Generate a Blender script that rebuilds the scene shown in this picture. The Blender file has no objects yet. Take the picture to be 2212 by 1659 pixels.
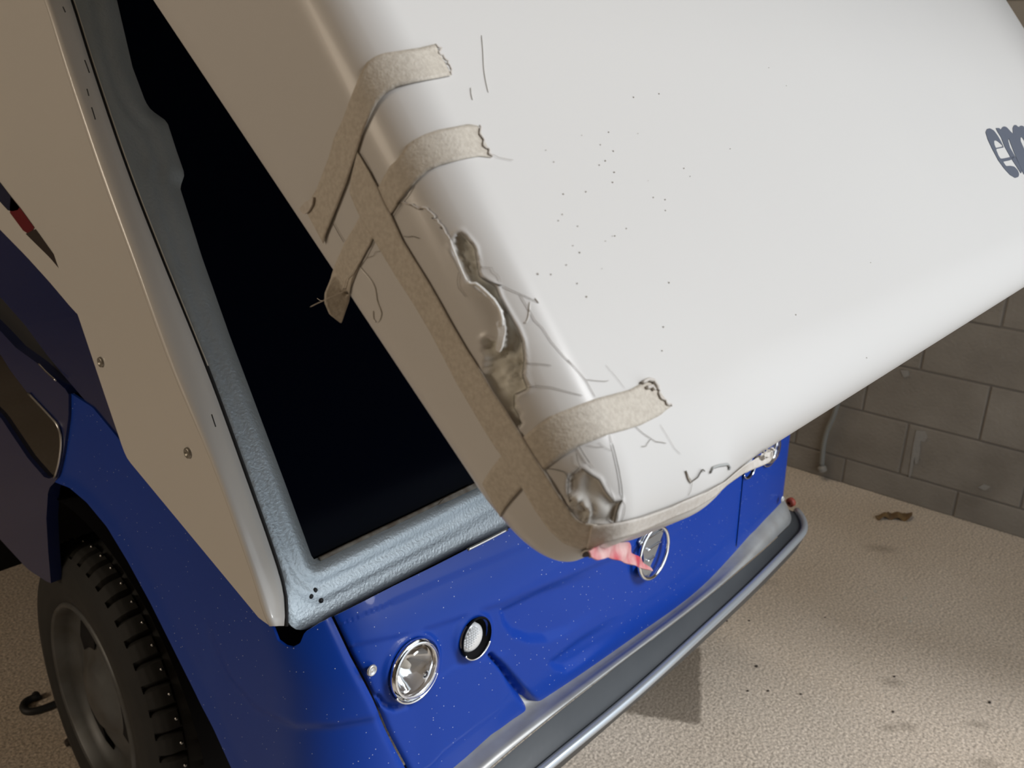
import bpy, math, random
import numpy as np
from mathutils import Vector, Matrix, geometry
from mathutils.bvhtree import BVHTree

SC = bpy.context.scene
COL = SC.collection
rng = np.random.default_rng(7)
random.seed(7)

# ------------------------------------------------------------------ camera
W_PX, H_PX, F_PX = 2212.0, 1659.0, 1925.76
CR = np.array([[0.6442405529639949, -0.22038807582209857, 0.7323818716708375],
               [-0.7637878938209174, -0.23519173600084237, 0.6010930881065902],
               [0.039776414736035826, -0.9466329507007154, -0.3198497983091499]])
EYE = np.array([0.0, 0.0, 1.40])
cam_d = bpy.data.cameras.new('camera')
cam = bpy.data.objects.new('camera', cam_d)
COL.objects.link(cam)
cam_d.sensor_fit = 'HORIZONTAL'
cam_d.sensor_width = 36.0
cam_d.lens = F_PX / W_PX * 36.0
cam_d.clip_start = 0.02
M = Matrix([[CR[i][0], -CR[i][1], -CR[i][2]] for i in range(3)]).to_4x4()
M.translation = Vector(EYE)
cam.matrix_world = M
cam_d.dof.use_dof = True
cam_d.dof.focus_distance = 0.80
cam_d.dof.aperture_fstop = 14.0
SC.camera = cam

# ------------------------------------------------------------------ world, lights, exposure
world = bpy.data.worlds.new('world')
SC.world = world
world.use_nodes = True
wb = world.node_tree.nodes['Background']
wb.inputs[0].default_value = (0.82, 0.90, 1.0, 1)
wb.inputs[1].default_value = 0.6


def area_light(name, loc, target, sx, sy, power, color):
    d = bpy.data.lights.new(name, 'AREA')
    d.shape = 'RECTANGLE'
    d.size, d.size_y = sx, sy
    d.energy = power
    d.color = color
    o = bpy.data.objects.new(name, d)
    COL.objects.link(o)
    o.location = loc
    v = Vector(target) - Vector(loc)
    o.rotation_euler = v.to_track_quat('-Z', 'Y').to_euler()
    return o


# bright sky high outside to the right, the open garage door ahead of the van, and two added warm fills deeper inside
sd = bpy.data.lights.new('daylight', 'SUN')
sd.energy = 1.72
sd.angle = 0.32
sd.color = (0.985, 0.99, 1.0)
so = bpy.data.objects.new('daylight', sd)
COL.objects.link(so)
so.rotation_euler = Vector((-0.35, 0.74, -0.574)).to_track_quat('-Z', 'Y').to_euler()
so.location = (3.0, -3.0, 4.0)
area_light('daylight_at_the_door', (1.58, -0.62, 1.30), (1.58, 2.0, 1.10), 2.1, 2.3, 7.0, (0.88, 0.95, 1.0))
area_light('left_bounce_fill', (-2.5, 2.1, 1.9), (0.6, 1.4, 1.9), 1.2, 0.8, 25, (1.0, 0.84, 0.66))  # added fill standing in for bounce off the left wall
area_light('right_warm_fill', (2.45, 2.2, 2.72), (2.45, 2.2, 0.0), 0.9, 1.4, 12, (1.0, 0.84, 0.64))  # added warm fill for the dim floor and block wall on the right
SC.view_settings.view_transform = 'Standard'
SC.view_settings.look = 'None'
SC.view_settings.gamma = 1.0
SC.view_settings.use_curve_mapping = False
SC.view_settings.exposure = 0.45

# ------------------------------------------------------------------ helpers
def tag(o, label=None, cat=None, group=None, kind=None):
    if label: o['label'] = label
    if cat: o['category'] = cat
    if group: o['group'] = group
    if kind: o['kind'] = kind
    return o


def empty(name, loc):
    o = bpy.data.objects.new(name, None)
    COL.objects.link(o)
    o.location = loc
    o.empty_display_size = 0.1
    return o


def link(o, parent=None):
    COL.objects.link(o)
    if parent is not None:
        bpy.context.view_layer.update()
        o.parent = parent
        o.matrix_parent_inverse = parent.matrix_world.inverted()
    return o


def mesh_obj(name, verts, faces, mat, parent=None, smooth=True):
    me = bpy.data.meshes.new(name)
    me.from_pydata([tuple(map(float, v)) for v in verts], [], [tuple(map(int, q)) for q in faces])
    me.validate()
    if mat is not None:
        for m in (mat if isinstance(mat, (list, tuple)) else [mat]):
            me.materials.append(m)
    me.polygons.foreach_set('use_smooth', [smooth] * len(me.polygons))
    me.update()
    return link(bpy.data.objects.new(name, me), parent)


def rays(px):
    px = np.asarray(px, float).reshape(-1, 2)
    d = np.c_[px[:, 0] - W_PX / 2, px[:, 1] - H_PX / 2, np.full(len(px), F_PX)]
    d = d @ CR.T
    return d / np.linalg.norm(d, axis=1)[:, None]


def project(P):
    d = (np.asarray(P, float) - EYE) @ CR
    return np.c_[W_PX / 2 + d[..., 0] / d[..., 2] * F_PX, H_PX / 2 + d[..., 1] / d[..., 2] * F_PX]


def on_plane(px, q, n):
    d = rays(px)
    n = np.asarray(n, float)
    t = ((np.asarray(q, float) - EYE) @ n) / (d @ n)
    return EYE + d * t[:, None]


def resample(poly, step=None, n=None, closed=False):
    p = np.asarray(poly, float)
    if closed: p = np.vstack([p, p[:1]])
    seg = np.linalg.norm(np.diff(p, axis=0), axis=1)
    s = np.r_[0, np.cumsum(seg)]
    if n is None: n = max(2, int(math.ceil(s[-1] / step)) + 1)
    t = np.linspace(0, s[-1], n)
    if step is not None and closed is False:
        t = np.unique(np.r_[t, s])
        keep = [0]
        for i in range(1, len(t)):
            if t[i] - t[keep[-1]] > 1e-6: keep.append(i)
        t = t[keep]
    out = np.c_[[np.interp(t, s, p[:, k]) for k in range(p.shape[1])]].T
    return out[:-1] if closed else out


def smooth_line(poly, n):
    """Catmull-Rom through the points, n samples."""
    p = np.asarray(poly, float)
    if len(p) < 3: return resample(p, n=n)
    q = np.vstack([2 * p[0] - p[1], p, 2 * p[-1] - p[-2]])
    out = []
    for i in range(1, len(q) - 2):
        for t in np.linspace(0, 1, 10, endpoint=False):
            a, b, c, d = q[i - 1], q[i], q[i + 1], q[i + 2]
            out.append(0.5 * ((2 * b) + (-a + c) * t + (2 * a - 5 * b + 4 * c - d) * t * t + (-a + 3 * b - 3 * c + d) * t ** 3))
    out.append(p[-1])
    return resample(out, n=n)


def seg_dist(pts, line, closed=False):
    pts = np.asarray(pts, float)
    L = np.asarray(line, float)
    if closed: L = np.vstack([L, L[:1]])
    best = np.full(len(pts), 1e9)
    for a, b in zip(L[:-1], L[1:]):
        ab = b - a
        t = np.clip(((pts - a) @ ab) / max(ab @ ab, 1e-12), 0, 1)
        best = np.minimum(best, np.linalg.norm(pts - (a + t[:, None] * ab), axis=1))
    return best


def inside(pts, poly):
    pts = np.asarray(pts, float)
    poly = np.asarray(poly, float)
    x, y = pts[:, 0], pts[:, 1]
    c = np.zeros(len(pts), bool)
    j = len(poly) - 1
    for i in range(len(poly)):
        xi, yi = poly[i]; xj, yj = poly[j]
        if yi != yj:
            m = ((yi > y) != (yj > y)) & (x < (xj - xi) * (y - yi) / (yj - yi) + xi)
            c ^= m
        j = i
    return c


def sdist(pts, poly):
    """positive inside"""
    d = seg_dist(pts, poly, True)
    return np.where(inside(pts, poly), d, -d)


def side_of(pts, line):
    """signed distance to an open polyline, positive on its left as drawn downwards in the picture"""
    pts = np.asarray(pts, float)
    L = np.asarray(line, float)
    best = np.full(len(pts), 1e9); sg = np.ones(len(pts))
    for a, b in zip(L[:-1], L[1:]):
        ab = b - a
        t = np.clip(((pts - a) @ ab) / (ab @ ab), 0, 1)
        d = np.linalg.norm(pts - (a + t[:, None] * ab), axis=1)
        cr = ab[0] * (pts[:, 1] - a[1]) - ab[1] * (pts[:, 0] - a[0])
        m = d < best
        best = np.where(m, d, best); sg = np.where(m, np.sign(cr), sg)
    return best * sg


def sstep(a, b, x):
    t = np.clip((x - a) / (b - a), 0, 1)
    return t * t * (3 - 2 * t)


def patch(name, outline, surf, spacing, mat, parent=None, thick=0.003, holes=(), disp=None, lift=0.0, smooth=True, step=None):
    """a panel cut to an outline, lying on a surface; surf maps outline coordinates to points"""
    ol = resample(outline, step=step or spacing, closed=True)
    hs = [resample(h_, step=step or spacing, closed=True) for h_ in holes]
    mn, mx = ol.min(0), ol.max(0)
    gx, gy = np.meshgrid(np.arange(mn[0], mx[0], spacing), np.arange(mn[1], mx[1], spacing))
    g = np.c_[gx.ravel(), gy.ravel()]
    g[:, 0] += (np.round((g[:, 1] - mn[1]) / spacing) % 2) * spacing * 0.5
    keep = sdist(g, ol) > spacing * 0.45
    for h_ in hs: keep &= sdist(g, h_) < -spacing * 0.45
    g = g[keep]
    allv = [Vector(p) for p in np.vstack([ol] + hs + [g])]
    loops, k = [], 0
    for l_ in [ol] + hs:
        loops.append(list(range(k, k + len(l_)))); k += len(l_)
    r = geometry.delaunay_2d_cdt(allv, [], loops, 2 if hs else 1, 1e-4)
    v2 = np.array([tuple(v) for v in r[0]])
    faces = [tuple(q) for q in r[2]]
    if hs:
        ff = []
        cen = np.array([v2[list(q)].mean(0) for q in faces])
        bad = np.zeros(len(faces), bool)
        for h_ in hs: bad |= inside(cen, h_)
        faces = [q for q, b in zip(faces, bad) if not b]
    P = surf(v2)
    # orient towards the camera
    f = np.array([q[:3] for q in faces])
    nrm = np.cross(P[f[:, 1]] - P[f[:, 0]], P[f[:, 2]] - P[f[:, 0]])
    if ((EYE - P[f[:, 0]]) * nrm).sum() < 0:
        faces = [tuple(reversed(q)) for q in faces]; nrm = -nrm
    vn = np.zeros_like(P)
    for k in range(3): np.add.at(vn, f[:, k], nrm)
    vn /= np.linalg.norm(vn, axis=1)[:, None] + 1e-12
    off = np.full(len(P), lift)
    if disp is not None: off = off + disp(v2)
    P = P + vn * off[:, None]
    o = mesh_obj(name, P, faces, mat, parent, smooth)
    if thick:
        m = o.modifiers.new('thickness', 'SOLIDIFY')
        m.thickness = thick; m.offset = -1
    m = o.modifiers.new('crease', 'EDGE_SPLIT'); m.split_angle = math.radians(50)
    return o


def tube(name, pts, rad, mat, parent=None, seg=8, caps=True):
    pts = np.asarray(pts, float)
    rad = np.full(len(pts), rad) if np.isscalar(rad) else np.asarray(rad, float)
    T = np.gradient(pts, axis=0)
    T /= np.linalg.norm(T, axis=1)[:, None] + 1e-12
    up = np.array([0.13, 0.21, 0.97])
    V, Fc = [], []
    for i, (p, t) in enumerate(zip(pts, T)):
        a = np.cross(t, up)
        if np.linalg.norm(a) < 0.05: a = np.cross(t, [1, 0, 0])
        a /= np.linalg.norm(a); b = np.cross(t, a)
        for k in range(seg):
            w = 2 * math.pi * k / seg
            V.append(p + rad[i] * (a * math.cos(w) + b * math.sin(w)))
    n = len(pts)
    for i in range(n - 1):
        for k in range(seg):
            k2 = (k + 1) % seg
            Fc.append((i * seg + k, i * seg + k2, (i + 1) * seg + k2, (i + 1) * seg + k))
    if caps:
        Fc.append(tuple(range(seg))[::-1]); Fc.append(tuple((n - 1) * seg + k for k in range(seg)))
    return mesh_obj(name, V, Fc, mat, parent)


def loft(name, rails, mat, parent=None, thick=0.0, close=False, smooth=True, flip=False):
    """surface through rails (each an equal-length list of points)"""
    rails = [np.asarray(r, float) for r in rails]
    n = len(rails[0]); V = np.vstack(rails); Fc = []
    m = len(rails)
    for i in range(m if close else m - 1):
        j = (i + 1) % m
        for k in range(n - 1):
            q = (i * n + k, i * n + k + 1, j * n + k + 1, j * n + k)
            Fc.append(q[::-1] if flip else q)
    if close:
        Fc.append(tuple(i * n for i in range(m))); Fc.append(tuple(i * n + n - 1 for i in range(m))[::-1])
    o = mesh_obj(name, V, Fc, mat, parent, smooth)
    if thick:
        md = o.modifiers.new('thickness', 'SOLIDIFY'); md.thickness = thick; md.offset = 0
    return o


def lathe(name, prof, c, axis, mat, parent=None, seg=32, xdir=None, smooth=True):
    """prof: list of (radius, height along axis)"""
    axis = np.asarray(axis, float); axis /= np.linalg.norm(axis)
    a = np.cross(axis, [0, 0, 1.0]); a /= np.linalg.norm(a); b = np.cross(axis, a)
    V, Fc = [], []
    for r, h_ in prof:
        for k in range(seg):
            w = 2 * math.pi * k / seg
            V.append(np.asarray(c) + axis * h_ + max(r, 1e-5) * (a * math.cos(w) + b * math.sin(w)))
    for i in range(len(prof) - 1):
        for k in range(seg):
            k2 = (k + 1) % seg
            Fc.append((i * seg + k, (i + 1) * seg + k, (i + 1) * seg + k2, i * seg + k2))
    return mesh_obj(name, V, Fc, mat, parent, smooth)


def box(name, lo, hi, mat, parent=None, bev=0.0):
    x0, y0, z0 = lo; x1, y1, z1 = hi
    V = [(x0, y0, z0), (x1, y0, z0), (x1, y1, z0), (x0, y1, z0), (x0, y0, z1), (x1, y0, z1), (x1, y1, z1), (x0, y1, z1)]
    Fc = [(0, 3, 2, 1), (4, 5, 6, 7), (0, 1, 5, 4), (1, 2, 6, 5), (2, 3, 7, 6), (3, 0, 4, 7)]
    o = mesh_obj(name, V, Fc, mat, parent, smooth=False)
    if bev:
        m = o.modifiers.new('bevel', 'BEVEL'); m.width = bev; m.segments = 3; m.limit_method = 'ANGLE'
    return o


# ------------------------------------------------------------------ materials
def mat(name, color, rough=0.5, metal=0.0, coat=0.0, spec=None, noise=None, bump=None, trans=0.0, ior=None, specks=None):
    m = bpy.data.materials.new(name); m.use_nodes = True
    nt = m.node_tree; N = nt.nodes; L = nt.links
    b = N['Principled BSDF']
    b.inputs['Base Color'].default_value = (*color, 1)
    b.inputs['Roughness'].default_value = rough
    b.inputs['Metallic'].default_value = metal
    b.inputs['Coat Weight'].default_value = coat
    b.inputs['Coat Roughness'].default_value = 0.05
    if spec is not None: b.inputs['Specular IOR Level'].default_value = spec
    if trans: b.inputs['Transmission Weight'].default_value = trans
    if ior: b.inputs['IOR'].default_value = ior
    tc = N.new('ShaderNodeTexCoord')
    src = None
    if noise:                                   # (scale, second colour, amount)
        n = N.new('ShaderNodeTexNoise'); n.inputs['Scale'].default_value = noise[0]; n.inputs['Detail'].default_value = 5
        L.new(tc.outputs['Object'], n.inputs['Vector'])
        r = N.new('ShaderNodeMapRange'); r.inputs['From Min'].default_value = 0.35; r.inputs['From Max'].default_value = 0.65
        r.inputs['To Max'].default_value = noise[2]
        L.new(n.outputs['Fac'], r.inputs['Value'])
        x = N.new('ShaderNodeMix'); x.data_type = 'RGBA'
        x.inputs['A'].default_value = (*color, 1); x.inputs['B'].default_value = (*noise[1], 1)
        L.new(r.outputs['Result'], x.inputs['Factor'])
        L.new(x.outputs['Result'], b.inputs['Base Color']); src = x.outputs['Result']
    if specks:                                  # (scale, colour, threshold) pale dust specks
        v = N.new('ShaderNodeTexVoronoi'); v.inputs['Scale'].default_value = specks[0]
        L.new(tc.outputs['Object'], v.inputs['Vector'])
        c = N.new('ShaderNodeMath'); c.operation = 'LESS_THAN'; c.inputs[1].default_value = specks[2]
        L.new(v.outputs['Distance'], c.inputs[0])
        w = N.new('ShaderNodeTexWhiteNoise'); L.new(v.outputs['Position'], w.inputs['Vector'])
        g = N.new('ShaderNodeMath'); g.operation = 'LESS_THAN'; g.inputs[1].default_value = specks[3]
        L.new(w.outputs['Value'], g.inputs[0])
        mu = N.new('ShaderNodeMath'); mu.operation = 'MULTIPLY'
        L.new(c.outputs[0], mu.inputs[0]); L.new(g.outputs[0], mu.inputs[1])
        x = N.new('ShaderNodeMix'); x.data_type = 'RGBA'
        x.inputs['A'].default_value = (*color, 1); x.inputs['B'].default_value = (*specks[1], 1)
        if src is not None: L.new(src, x.inputs['A'])
        L.new(mu.outputs[0], x.inputs['Factor'])
        L.new(x.outputs['Result'], b.inputs['Base Color'])
    if bump:                                    # (scale, strength, distance)
        n = N.new('ShaderNodeTexNoise'); n.inputs['Scale'].default_value = bump[0]; n.inputs['Detail'].default_value = 3
        L.new(tc.outputs['Object'], n.inputs['Vector'])
        p = N.new('ShaderNodeBump'); p.inputs['Strength'].default_value = bump[1]; p.inputs['Distance'].default_value = bump[2]
        L.new(n.outputs['Fac'], p.inputs['Height']); L.new(p.outputs['Normal'], b.inputs['Normal'])
    return m


M_blue = mat('blue_paint', (0.004, 0.040, 0.30), 0.40, coat=0.10, spec=0.18, noise=(3.0, (0.006, 0.047, 0.33), 0.6), specks=(220, (0.55, 0.6, 0.7), 0.14, 0.10))
M_navy = mat('dark_blue_paint', (0.008, 0.016, 0.080), 0.25, coat=0.3)
M_white = mat('white_panel_paint', (0.62, 0.595, 0.55), 0.30, coat=0.35, noise=(2.0, (0.58, 0.56, 0.53), 0.6))
M_frame = mat('grey_hammered_paint', (0.40, 0.455, 0.49), 0.45, metal=0.70, noise=(14, (0.34, 0.39, 0.42), 0.7), bump=(260, 0.5, 0.0012))
M_dark_frame = mat('dark_inner_edge', (0.02, 0.022, 0.025), 0.5)
M_glass = mat('dark_windscreen_glass', (0.001, 0.002, 0.006), 0.12, spec=0.02)
M_pane = mat('dark_side_glass', (0.006, 0.006, 0.006), 0.03, spec=0.9)
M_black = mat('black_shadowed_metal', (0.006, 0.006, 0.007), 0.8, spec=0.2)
M_rubber = mat('black_rubber_gasket', (0.012, 0.012, 0.013), 0.6)
M_tyre = mat('tyre_rubber', (0.008, 0.0078, 0.0068), 0.75, noise=(30, (0.012, 0.0115, 0.010), 0.8), bump=(120, 0.3, 0.001))
M_rim = mat('grey_steel_rim', (0.10, 0.104, 0.105), 0.5, metal=0.5, noise=(18, (0.065, 0.062, 0.055), 0.8))
M_steel = mat('bare_steel', (0.55, 0.55, 0.54), 0.3, metal=1.0)
M_chrome = mat('chrome', (0.85, 0.86, 0.87), 0.10, metal=1.0)
M_plate = mat('brushed_emblem_metal', (0.45, 0.47, 0.50), 0.32, metal=0.9)
M_bump = mat('grey_bumper_plastic', (0.028, 0.033, 0.039), 0.42, noise=(10, (0.04, 0.045, 0.05), 0.7), bump=(90, 0.15, 0.001))
M_ledge = mat('pale_metal_strip', (0.36, 0.37, 0.37), 0.40, metal=0.3, noise=(20, (0.28, 0.275, 0.265), 0.8))
M_tape = mat('beige_masking_tape', (0.49, 0.44, 0.37), 0.62, noise=(420, (0.60, 0.55, 0.47), 0.9), bump=(700, 0.45, 0.0008))
M_tapepale = mat('pale_tape', (0.62, 0.58, 0.53), 0.55, noise=(300, (0.52, 0.47, 0.41), 0.7), bump=(500, 0.3, 0.0008))
M_edge = mat('tape_fibre', (0.66, 0.60, 0.52), 0.6)
M_pink = mat('red_stained_tape', (0.72, 0.47, 0.45), 0.5, noise=(55, (0.52, 0.05, 0.08), 1.0), bump=(200, 0.5, 0.0006))
M_crack = mat('dark_crack', (0.10, 0.085, 0.065), 0.8)
M_hair = mat('hairline_crack', (0.24, 0.21, 0.17), 0.8)
M_chip = mat('white_broken_edge', (0.80, 0.79, 0.76), 0.5, bump=(300, 0.4, 0.001))
M_hole = mat('dark_maroon_hole', (0.03, 0.008, 0.008), 0.7)
M_letter = mat('slate_lettering', (0.085, 0.10, 0.135), 0.4)
M_stripe_blue = mat('dark_blue_stripe', (0.012, 0.016, 0.045), 0.3)
M_stripe_red = mat('dark_red_stripe', (0.13, 0.010, 0.016), 0.3)
M_stripe_grey = mat('dark_grey_stripe', (0.035, 0.028, 0.026), 0.3)
M_hose = mat('grey_hose', (0.24, 0.24, 0.22), 0.5)
M_cement = mat('pale_cement_drip', (0.30, 0.28, 0.25), 0.9, bump=(80, 0.6, 0.004))
M_leaf = mat('dry_brown_leaf', (0.20, 0.12, 0.045), 0.8, noise=(30, (0.10, 0.06, 0.03), 0.9))
M_grit = mat('dark_grit', (0.045, 0.035, 0.028), 0.9)
M_flake = mat('pale_paint_flake', (0.55, 0.50, 0.42), 0.7)
M_hook = mat('black_iron', (0.010, 0.010, 0.010), 0.6)
M_ceiling = mat('plain_ceiling', (0.42, 0.38, 0.33), 0.9)
M_mortar = mat('painted_mortar', (0.19, 0.165, 0.135), 0.9, bump=(40, 0.5, 0.004))
M_plain = mat('plain_painted_wall', (0.30, 0.25, 0.19), 0.9)
M_lens = mat('clear_lamp_glass', (1, 1, 1), 0.02, trans=1.0, ior=1.35)
M_lens2 = mat('clear_ribbed_lens', (0.78, 0.80, 0.82), 0.18, trans=0.35, ior=1.4)


def block_mat():
    m = bpy.data.materials.new('brown_painted_block'); m.use_nodes = True
    N = m.node_tree.nodes; L = m.node_tree.links; b = N['Principled BSDF']
    b.inputs['Roughness'].default_value = 0.7
    tc = N.new('ShaderNodeNewGeometry')
    n1 = N.new('ShaderNodeTexNoise'); n1.inputs['Scale'].default_value = 5; n1.inputs['Detail'].default_value = 8
    L.new(tc.outputs['Position'], n1.inputs['Vector'])
    cr = N.new('ShaderNodeValToRGB')
    cr.color_ramp.elements[0].position = 0.3; cr.color_ramp.elements[0].color = (0.20, 0.172, 0.138, 1)
    cr.color_ramp.elements[1].position = 0.7; cr.color_ramp.elements[1].color = (0.29, 0.255, 0.21, 1)
    L.new(n1.outputs['Fac'], cr.inputs['Fac'])
    v = N.new('ShaderNodeTexNoise'); v.inputs['Scale'].default_value = 26; v.inputs['Detail'].default_value = 4
    L.new(tc.outputs['Position'], v.inputs['Vector'])
    r = N.new('ShaderNodeMapRange'); r.inputs['From Min'].default_value = 0.70; r.inputs['From Max'].default_value = 0.78; r.inputs['To Max'].default_value = 0.6
    L.new(v.outputs['Fac'], r.inputs['Value'])
    x = N.new('ShaderNodeMix'); x.data_type = 'RGBA'; x.inputs['B'].default_value = (0.26, 0.24, 0.21, 1)
    L.new(r.outputs['Result'], x.inputs['Factor']); L.new(cr.outputs['Color'], x.inputs['A'])
    L.new(x.outputs['Result'], b.inputs['Base Color'])
    n2 = N.new('ShaderNodeTexNoise'); n2.inputs['Scale'].default_value = 90; n2.inputs['Detail'].default_value = 5
    L.new(tc.outputs['Position'], n2.inputs['Vector'])
    bp = N.new('ShaderNodeBump'); bp.inputs['Strength'].default_value = 0.5; bp.inputs['Distance'].default_value = 0.004
    L.new(n2.outputs['Fac'], bp.inputs['Height']); L.new(bp.outputs['Normal'], b.inputs['Normal'])
    return m


def floor_mat():
    m = bpy.data.materials.new('coated_concrete_floor'); m.use_nodes = True
    N = m.node_tree.nodes; L = m.node_tree.links; b = N['Principled BSDF']
    b.inputs['Roughness'].default_value = 0.42
    g = N.new('ShaderNodeNewGeometry')
    n1 = N.new('ShaderNodeTexNoise'); n1.inputs['Scale'].default_value = 1.6; n1.inputs['Detail'].default_value = 8
    n2 = N.new('ShaderNodeTexNoise'); n2.inputs['Scale'].default_value = 150; n2.inputs['Detail'].default_value = 3
    for n in (n1, n2): L.new(g.outputs['Position'], n.inputs['Vector'])
    cr = N.new('ShaderNodeValToRGB')
    cr.color_ramp.elements[0].position = 0.3; cr.color_ramp.elements[0].color = (0.52, 0.435, 0.34, 1)
    cr.color_ramp.elements[1].position = 0.7; cr.color_ramp.elements[1].color = (0.65, 0.565, 0.47, 1)
    L.new(n1.outputs['Fac'], cr.inputs['Fac'])
    r2 = N.new('ShaderNodeMapRange'); r2.inputs['From Min'].default_value = 0.3; r2.inputs['From Max'].default_value = 0.7
    r2.inputs['To Min'].default_value = 0.58; r2.inputs['To Max'].default_value = 1.42
    L.new(n2.outputs['Fac'], r2.inputs['Value'])
    mul = N.new('ShaderNodeMix'); mul.data_type = 'RGBA'; mul.blend_type = 'MULTIPLY'; mul.inputs['Factor'].default_value = 1
    L.new(cr.outputs['Color'], mul.inputs['A']); L.new(r2.outputs['Result'], mul.inputs['B'])
    last = mul.outputs['Result']
    # stains lying in the coating: (centre, half sizes, turn, softness, strength)
    wob = N.new('ShaderNodeTexNoise'); wob.inputs['Scale'].default_value = 45; wob.inputs['Detail'].default_value = 4
    L.new(g.outputs['Position'], wob.inputs['Vector'])
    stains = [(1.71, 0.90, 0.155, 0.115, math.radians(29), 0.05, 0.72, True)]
    for px, ax_, ay_ in (((1927, 1474), .030, .018), ((1920, 1572), .020, .014), ((1959, 1570), .022, .016), ((2112, 1565), .030, .014), ((2129, 1649), .03, .02), ((1905, 1185), .05, .025), ((1640, 1255), .05, .02)):
        p = on_plane([px], (0, 0, 0), (0, 0, 1))[0]
        stains.append((p[0], p[1], ax_, ay_, math.radians(-55), 0.9, 0.42, False))
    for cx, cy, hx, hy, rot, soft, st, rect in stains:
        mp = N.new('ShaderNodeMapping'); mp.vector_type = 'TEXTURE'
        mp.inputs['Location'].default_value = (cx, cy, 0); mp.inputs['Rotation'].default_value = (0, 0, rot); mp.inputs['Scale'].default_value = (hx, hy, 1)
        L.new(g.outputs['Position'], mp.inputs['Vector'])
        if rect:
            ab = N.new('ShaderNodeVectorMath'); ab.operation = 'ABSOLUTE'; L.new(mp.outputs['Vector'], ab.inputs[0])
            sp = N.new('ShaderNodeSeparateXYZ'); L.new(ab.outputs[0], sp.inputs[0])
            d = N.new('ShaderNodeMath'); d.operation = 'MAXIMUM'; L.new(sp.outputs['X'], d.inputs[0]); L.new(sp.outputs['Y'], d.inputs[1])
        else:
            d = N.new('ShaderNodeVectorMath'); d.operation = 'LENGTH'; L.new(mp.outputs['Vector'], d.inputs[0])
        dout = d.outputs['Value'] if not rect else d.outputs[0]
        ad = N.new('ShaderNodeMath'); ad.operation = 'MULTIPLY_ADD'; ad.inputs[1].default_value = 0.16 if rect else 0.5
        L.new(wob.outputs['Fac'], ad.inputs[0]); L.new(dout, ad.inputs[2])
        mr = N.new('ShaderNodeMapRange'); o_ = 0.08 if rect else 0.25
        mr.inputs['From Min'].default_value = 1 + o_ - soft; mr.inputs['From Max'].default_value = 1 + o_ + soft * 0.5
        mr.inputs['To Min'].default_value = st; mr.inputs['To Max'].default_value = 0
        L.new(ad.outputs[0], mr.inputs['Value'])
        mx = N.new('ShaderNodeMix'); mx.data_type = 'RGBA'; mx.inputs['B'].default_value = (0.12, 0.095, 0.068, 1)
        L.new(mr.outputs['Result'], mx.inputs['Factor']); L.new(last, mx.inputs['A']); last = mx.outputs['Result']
    L.new(last, b.inputs['Base Color'])
    n3 = N.new('ShaderNodeTexNoise'); n3.inputs['Scale'].default_value = 130; n3.inputs['Detail'].default_value = 2
    L.new(g.outputs['Position'], n3.inputs['Vector'])
    bp = N.new('ShaderNodeBump'); bp.inputs['Strength'].default_value = 0.55; bp.inputs['Distance'].default_value = 0.004
    L.new(n3.outputs['Fac'], bp.inputs['Height']); L.new(bp.outputs['Normal'], b.inputs['Normal'])
    return m


def overhang_mat():
    """white gelcoat; where the vertex layer 'bare' is set the skin is gone and the filler under it shows"""
    m = bpy.data.materials.new('white_gelcoat_over_filler'); m.use_nodes = True
    N = m.node_tree.nodes; L = m.node_tree.links; b = N['Principled BSDF']
    tc = N.new('ShaderNodeTexCoord')
    n1 = N.new('ShaderNodeTexNoise'); n1.inputs['Scale'].default_value = 3; n1.inputs['Detail'].default_value = 4
    L.new(tc.outputs['Object'], n1.inputs['Vector'])
    w = N.new('ShaderNodeMix'); w.data_type = 'RGBA'
    w.inputs['A'].default_value = (0.65, 0.635, 0.61, 1); w.inputs['B'].default_value = (0.63, 0.615, 0.595, 1)
    L.new(n1.outputs['Fac'], w.inputs['Factor'])
    n2 = N.new('ShaderNodeTexNoise'); n2.inputs['Scale'].default_value = 55; n2.inputs['Detail'].default_value = 8
    L.new(tc.outputs['Object'], n2.inputs['Vector'])
    cr = N.new('ShaderNodeValToRGB')
    cr.color_ramp.elements[0].position = 0.3; cr.color_ramp.elements[0].color = (0.50, 0.485, 0.42, 1)
    cr.color_ramp.elements[1].position = 0.62; cr.color_ramp.elements[1].color = (0.78, 0.77, 0.70, 1)
    L.new(n2.outputs['Fac'], cr.inputs['Fac'])
    at = N.new('ShaderNodeAttribute'); at.attribute_name = 'bare'
    x = N.new('ShaderNodeMix'); x.data_type = 'RGBA'
    L.new(at.outputs['Fac'], x.inputs['Factor']); L.new(w.outputs['Result'], x.inputs['A']); L.new(cr.outputs['Color'], x.inputs['B'])
    L.new(x.outputs['Result'], b.inputs['Base Color'])
    r = N.new('ShaderNodeMapRange'); r.inputs['To Min'].default_value = 0.33; r.inputs['To Max'].default_value = 0.9
    L.new(at.outputs['Fac'], r.inputs['Value']); L.new(r.outputs['Result'], b.inputs['Roughness'])
    b.inputs['Coat Weight'].default_value = 0.04; b.inputs['Specular IOR Level'].default_value = 0.35
    return m


M_block = block_mat()
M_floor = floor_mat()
M_over = overhang_mat()

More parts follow.
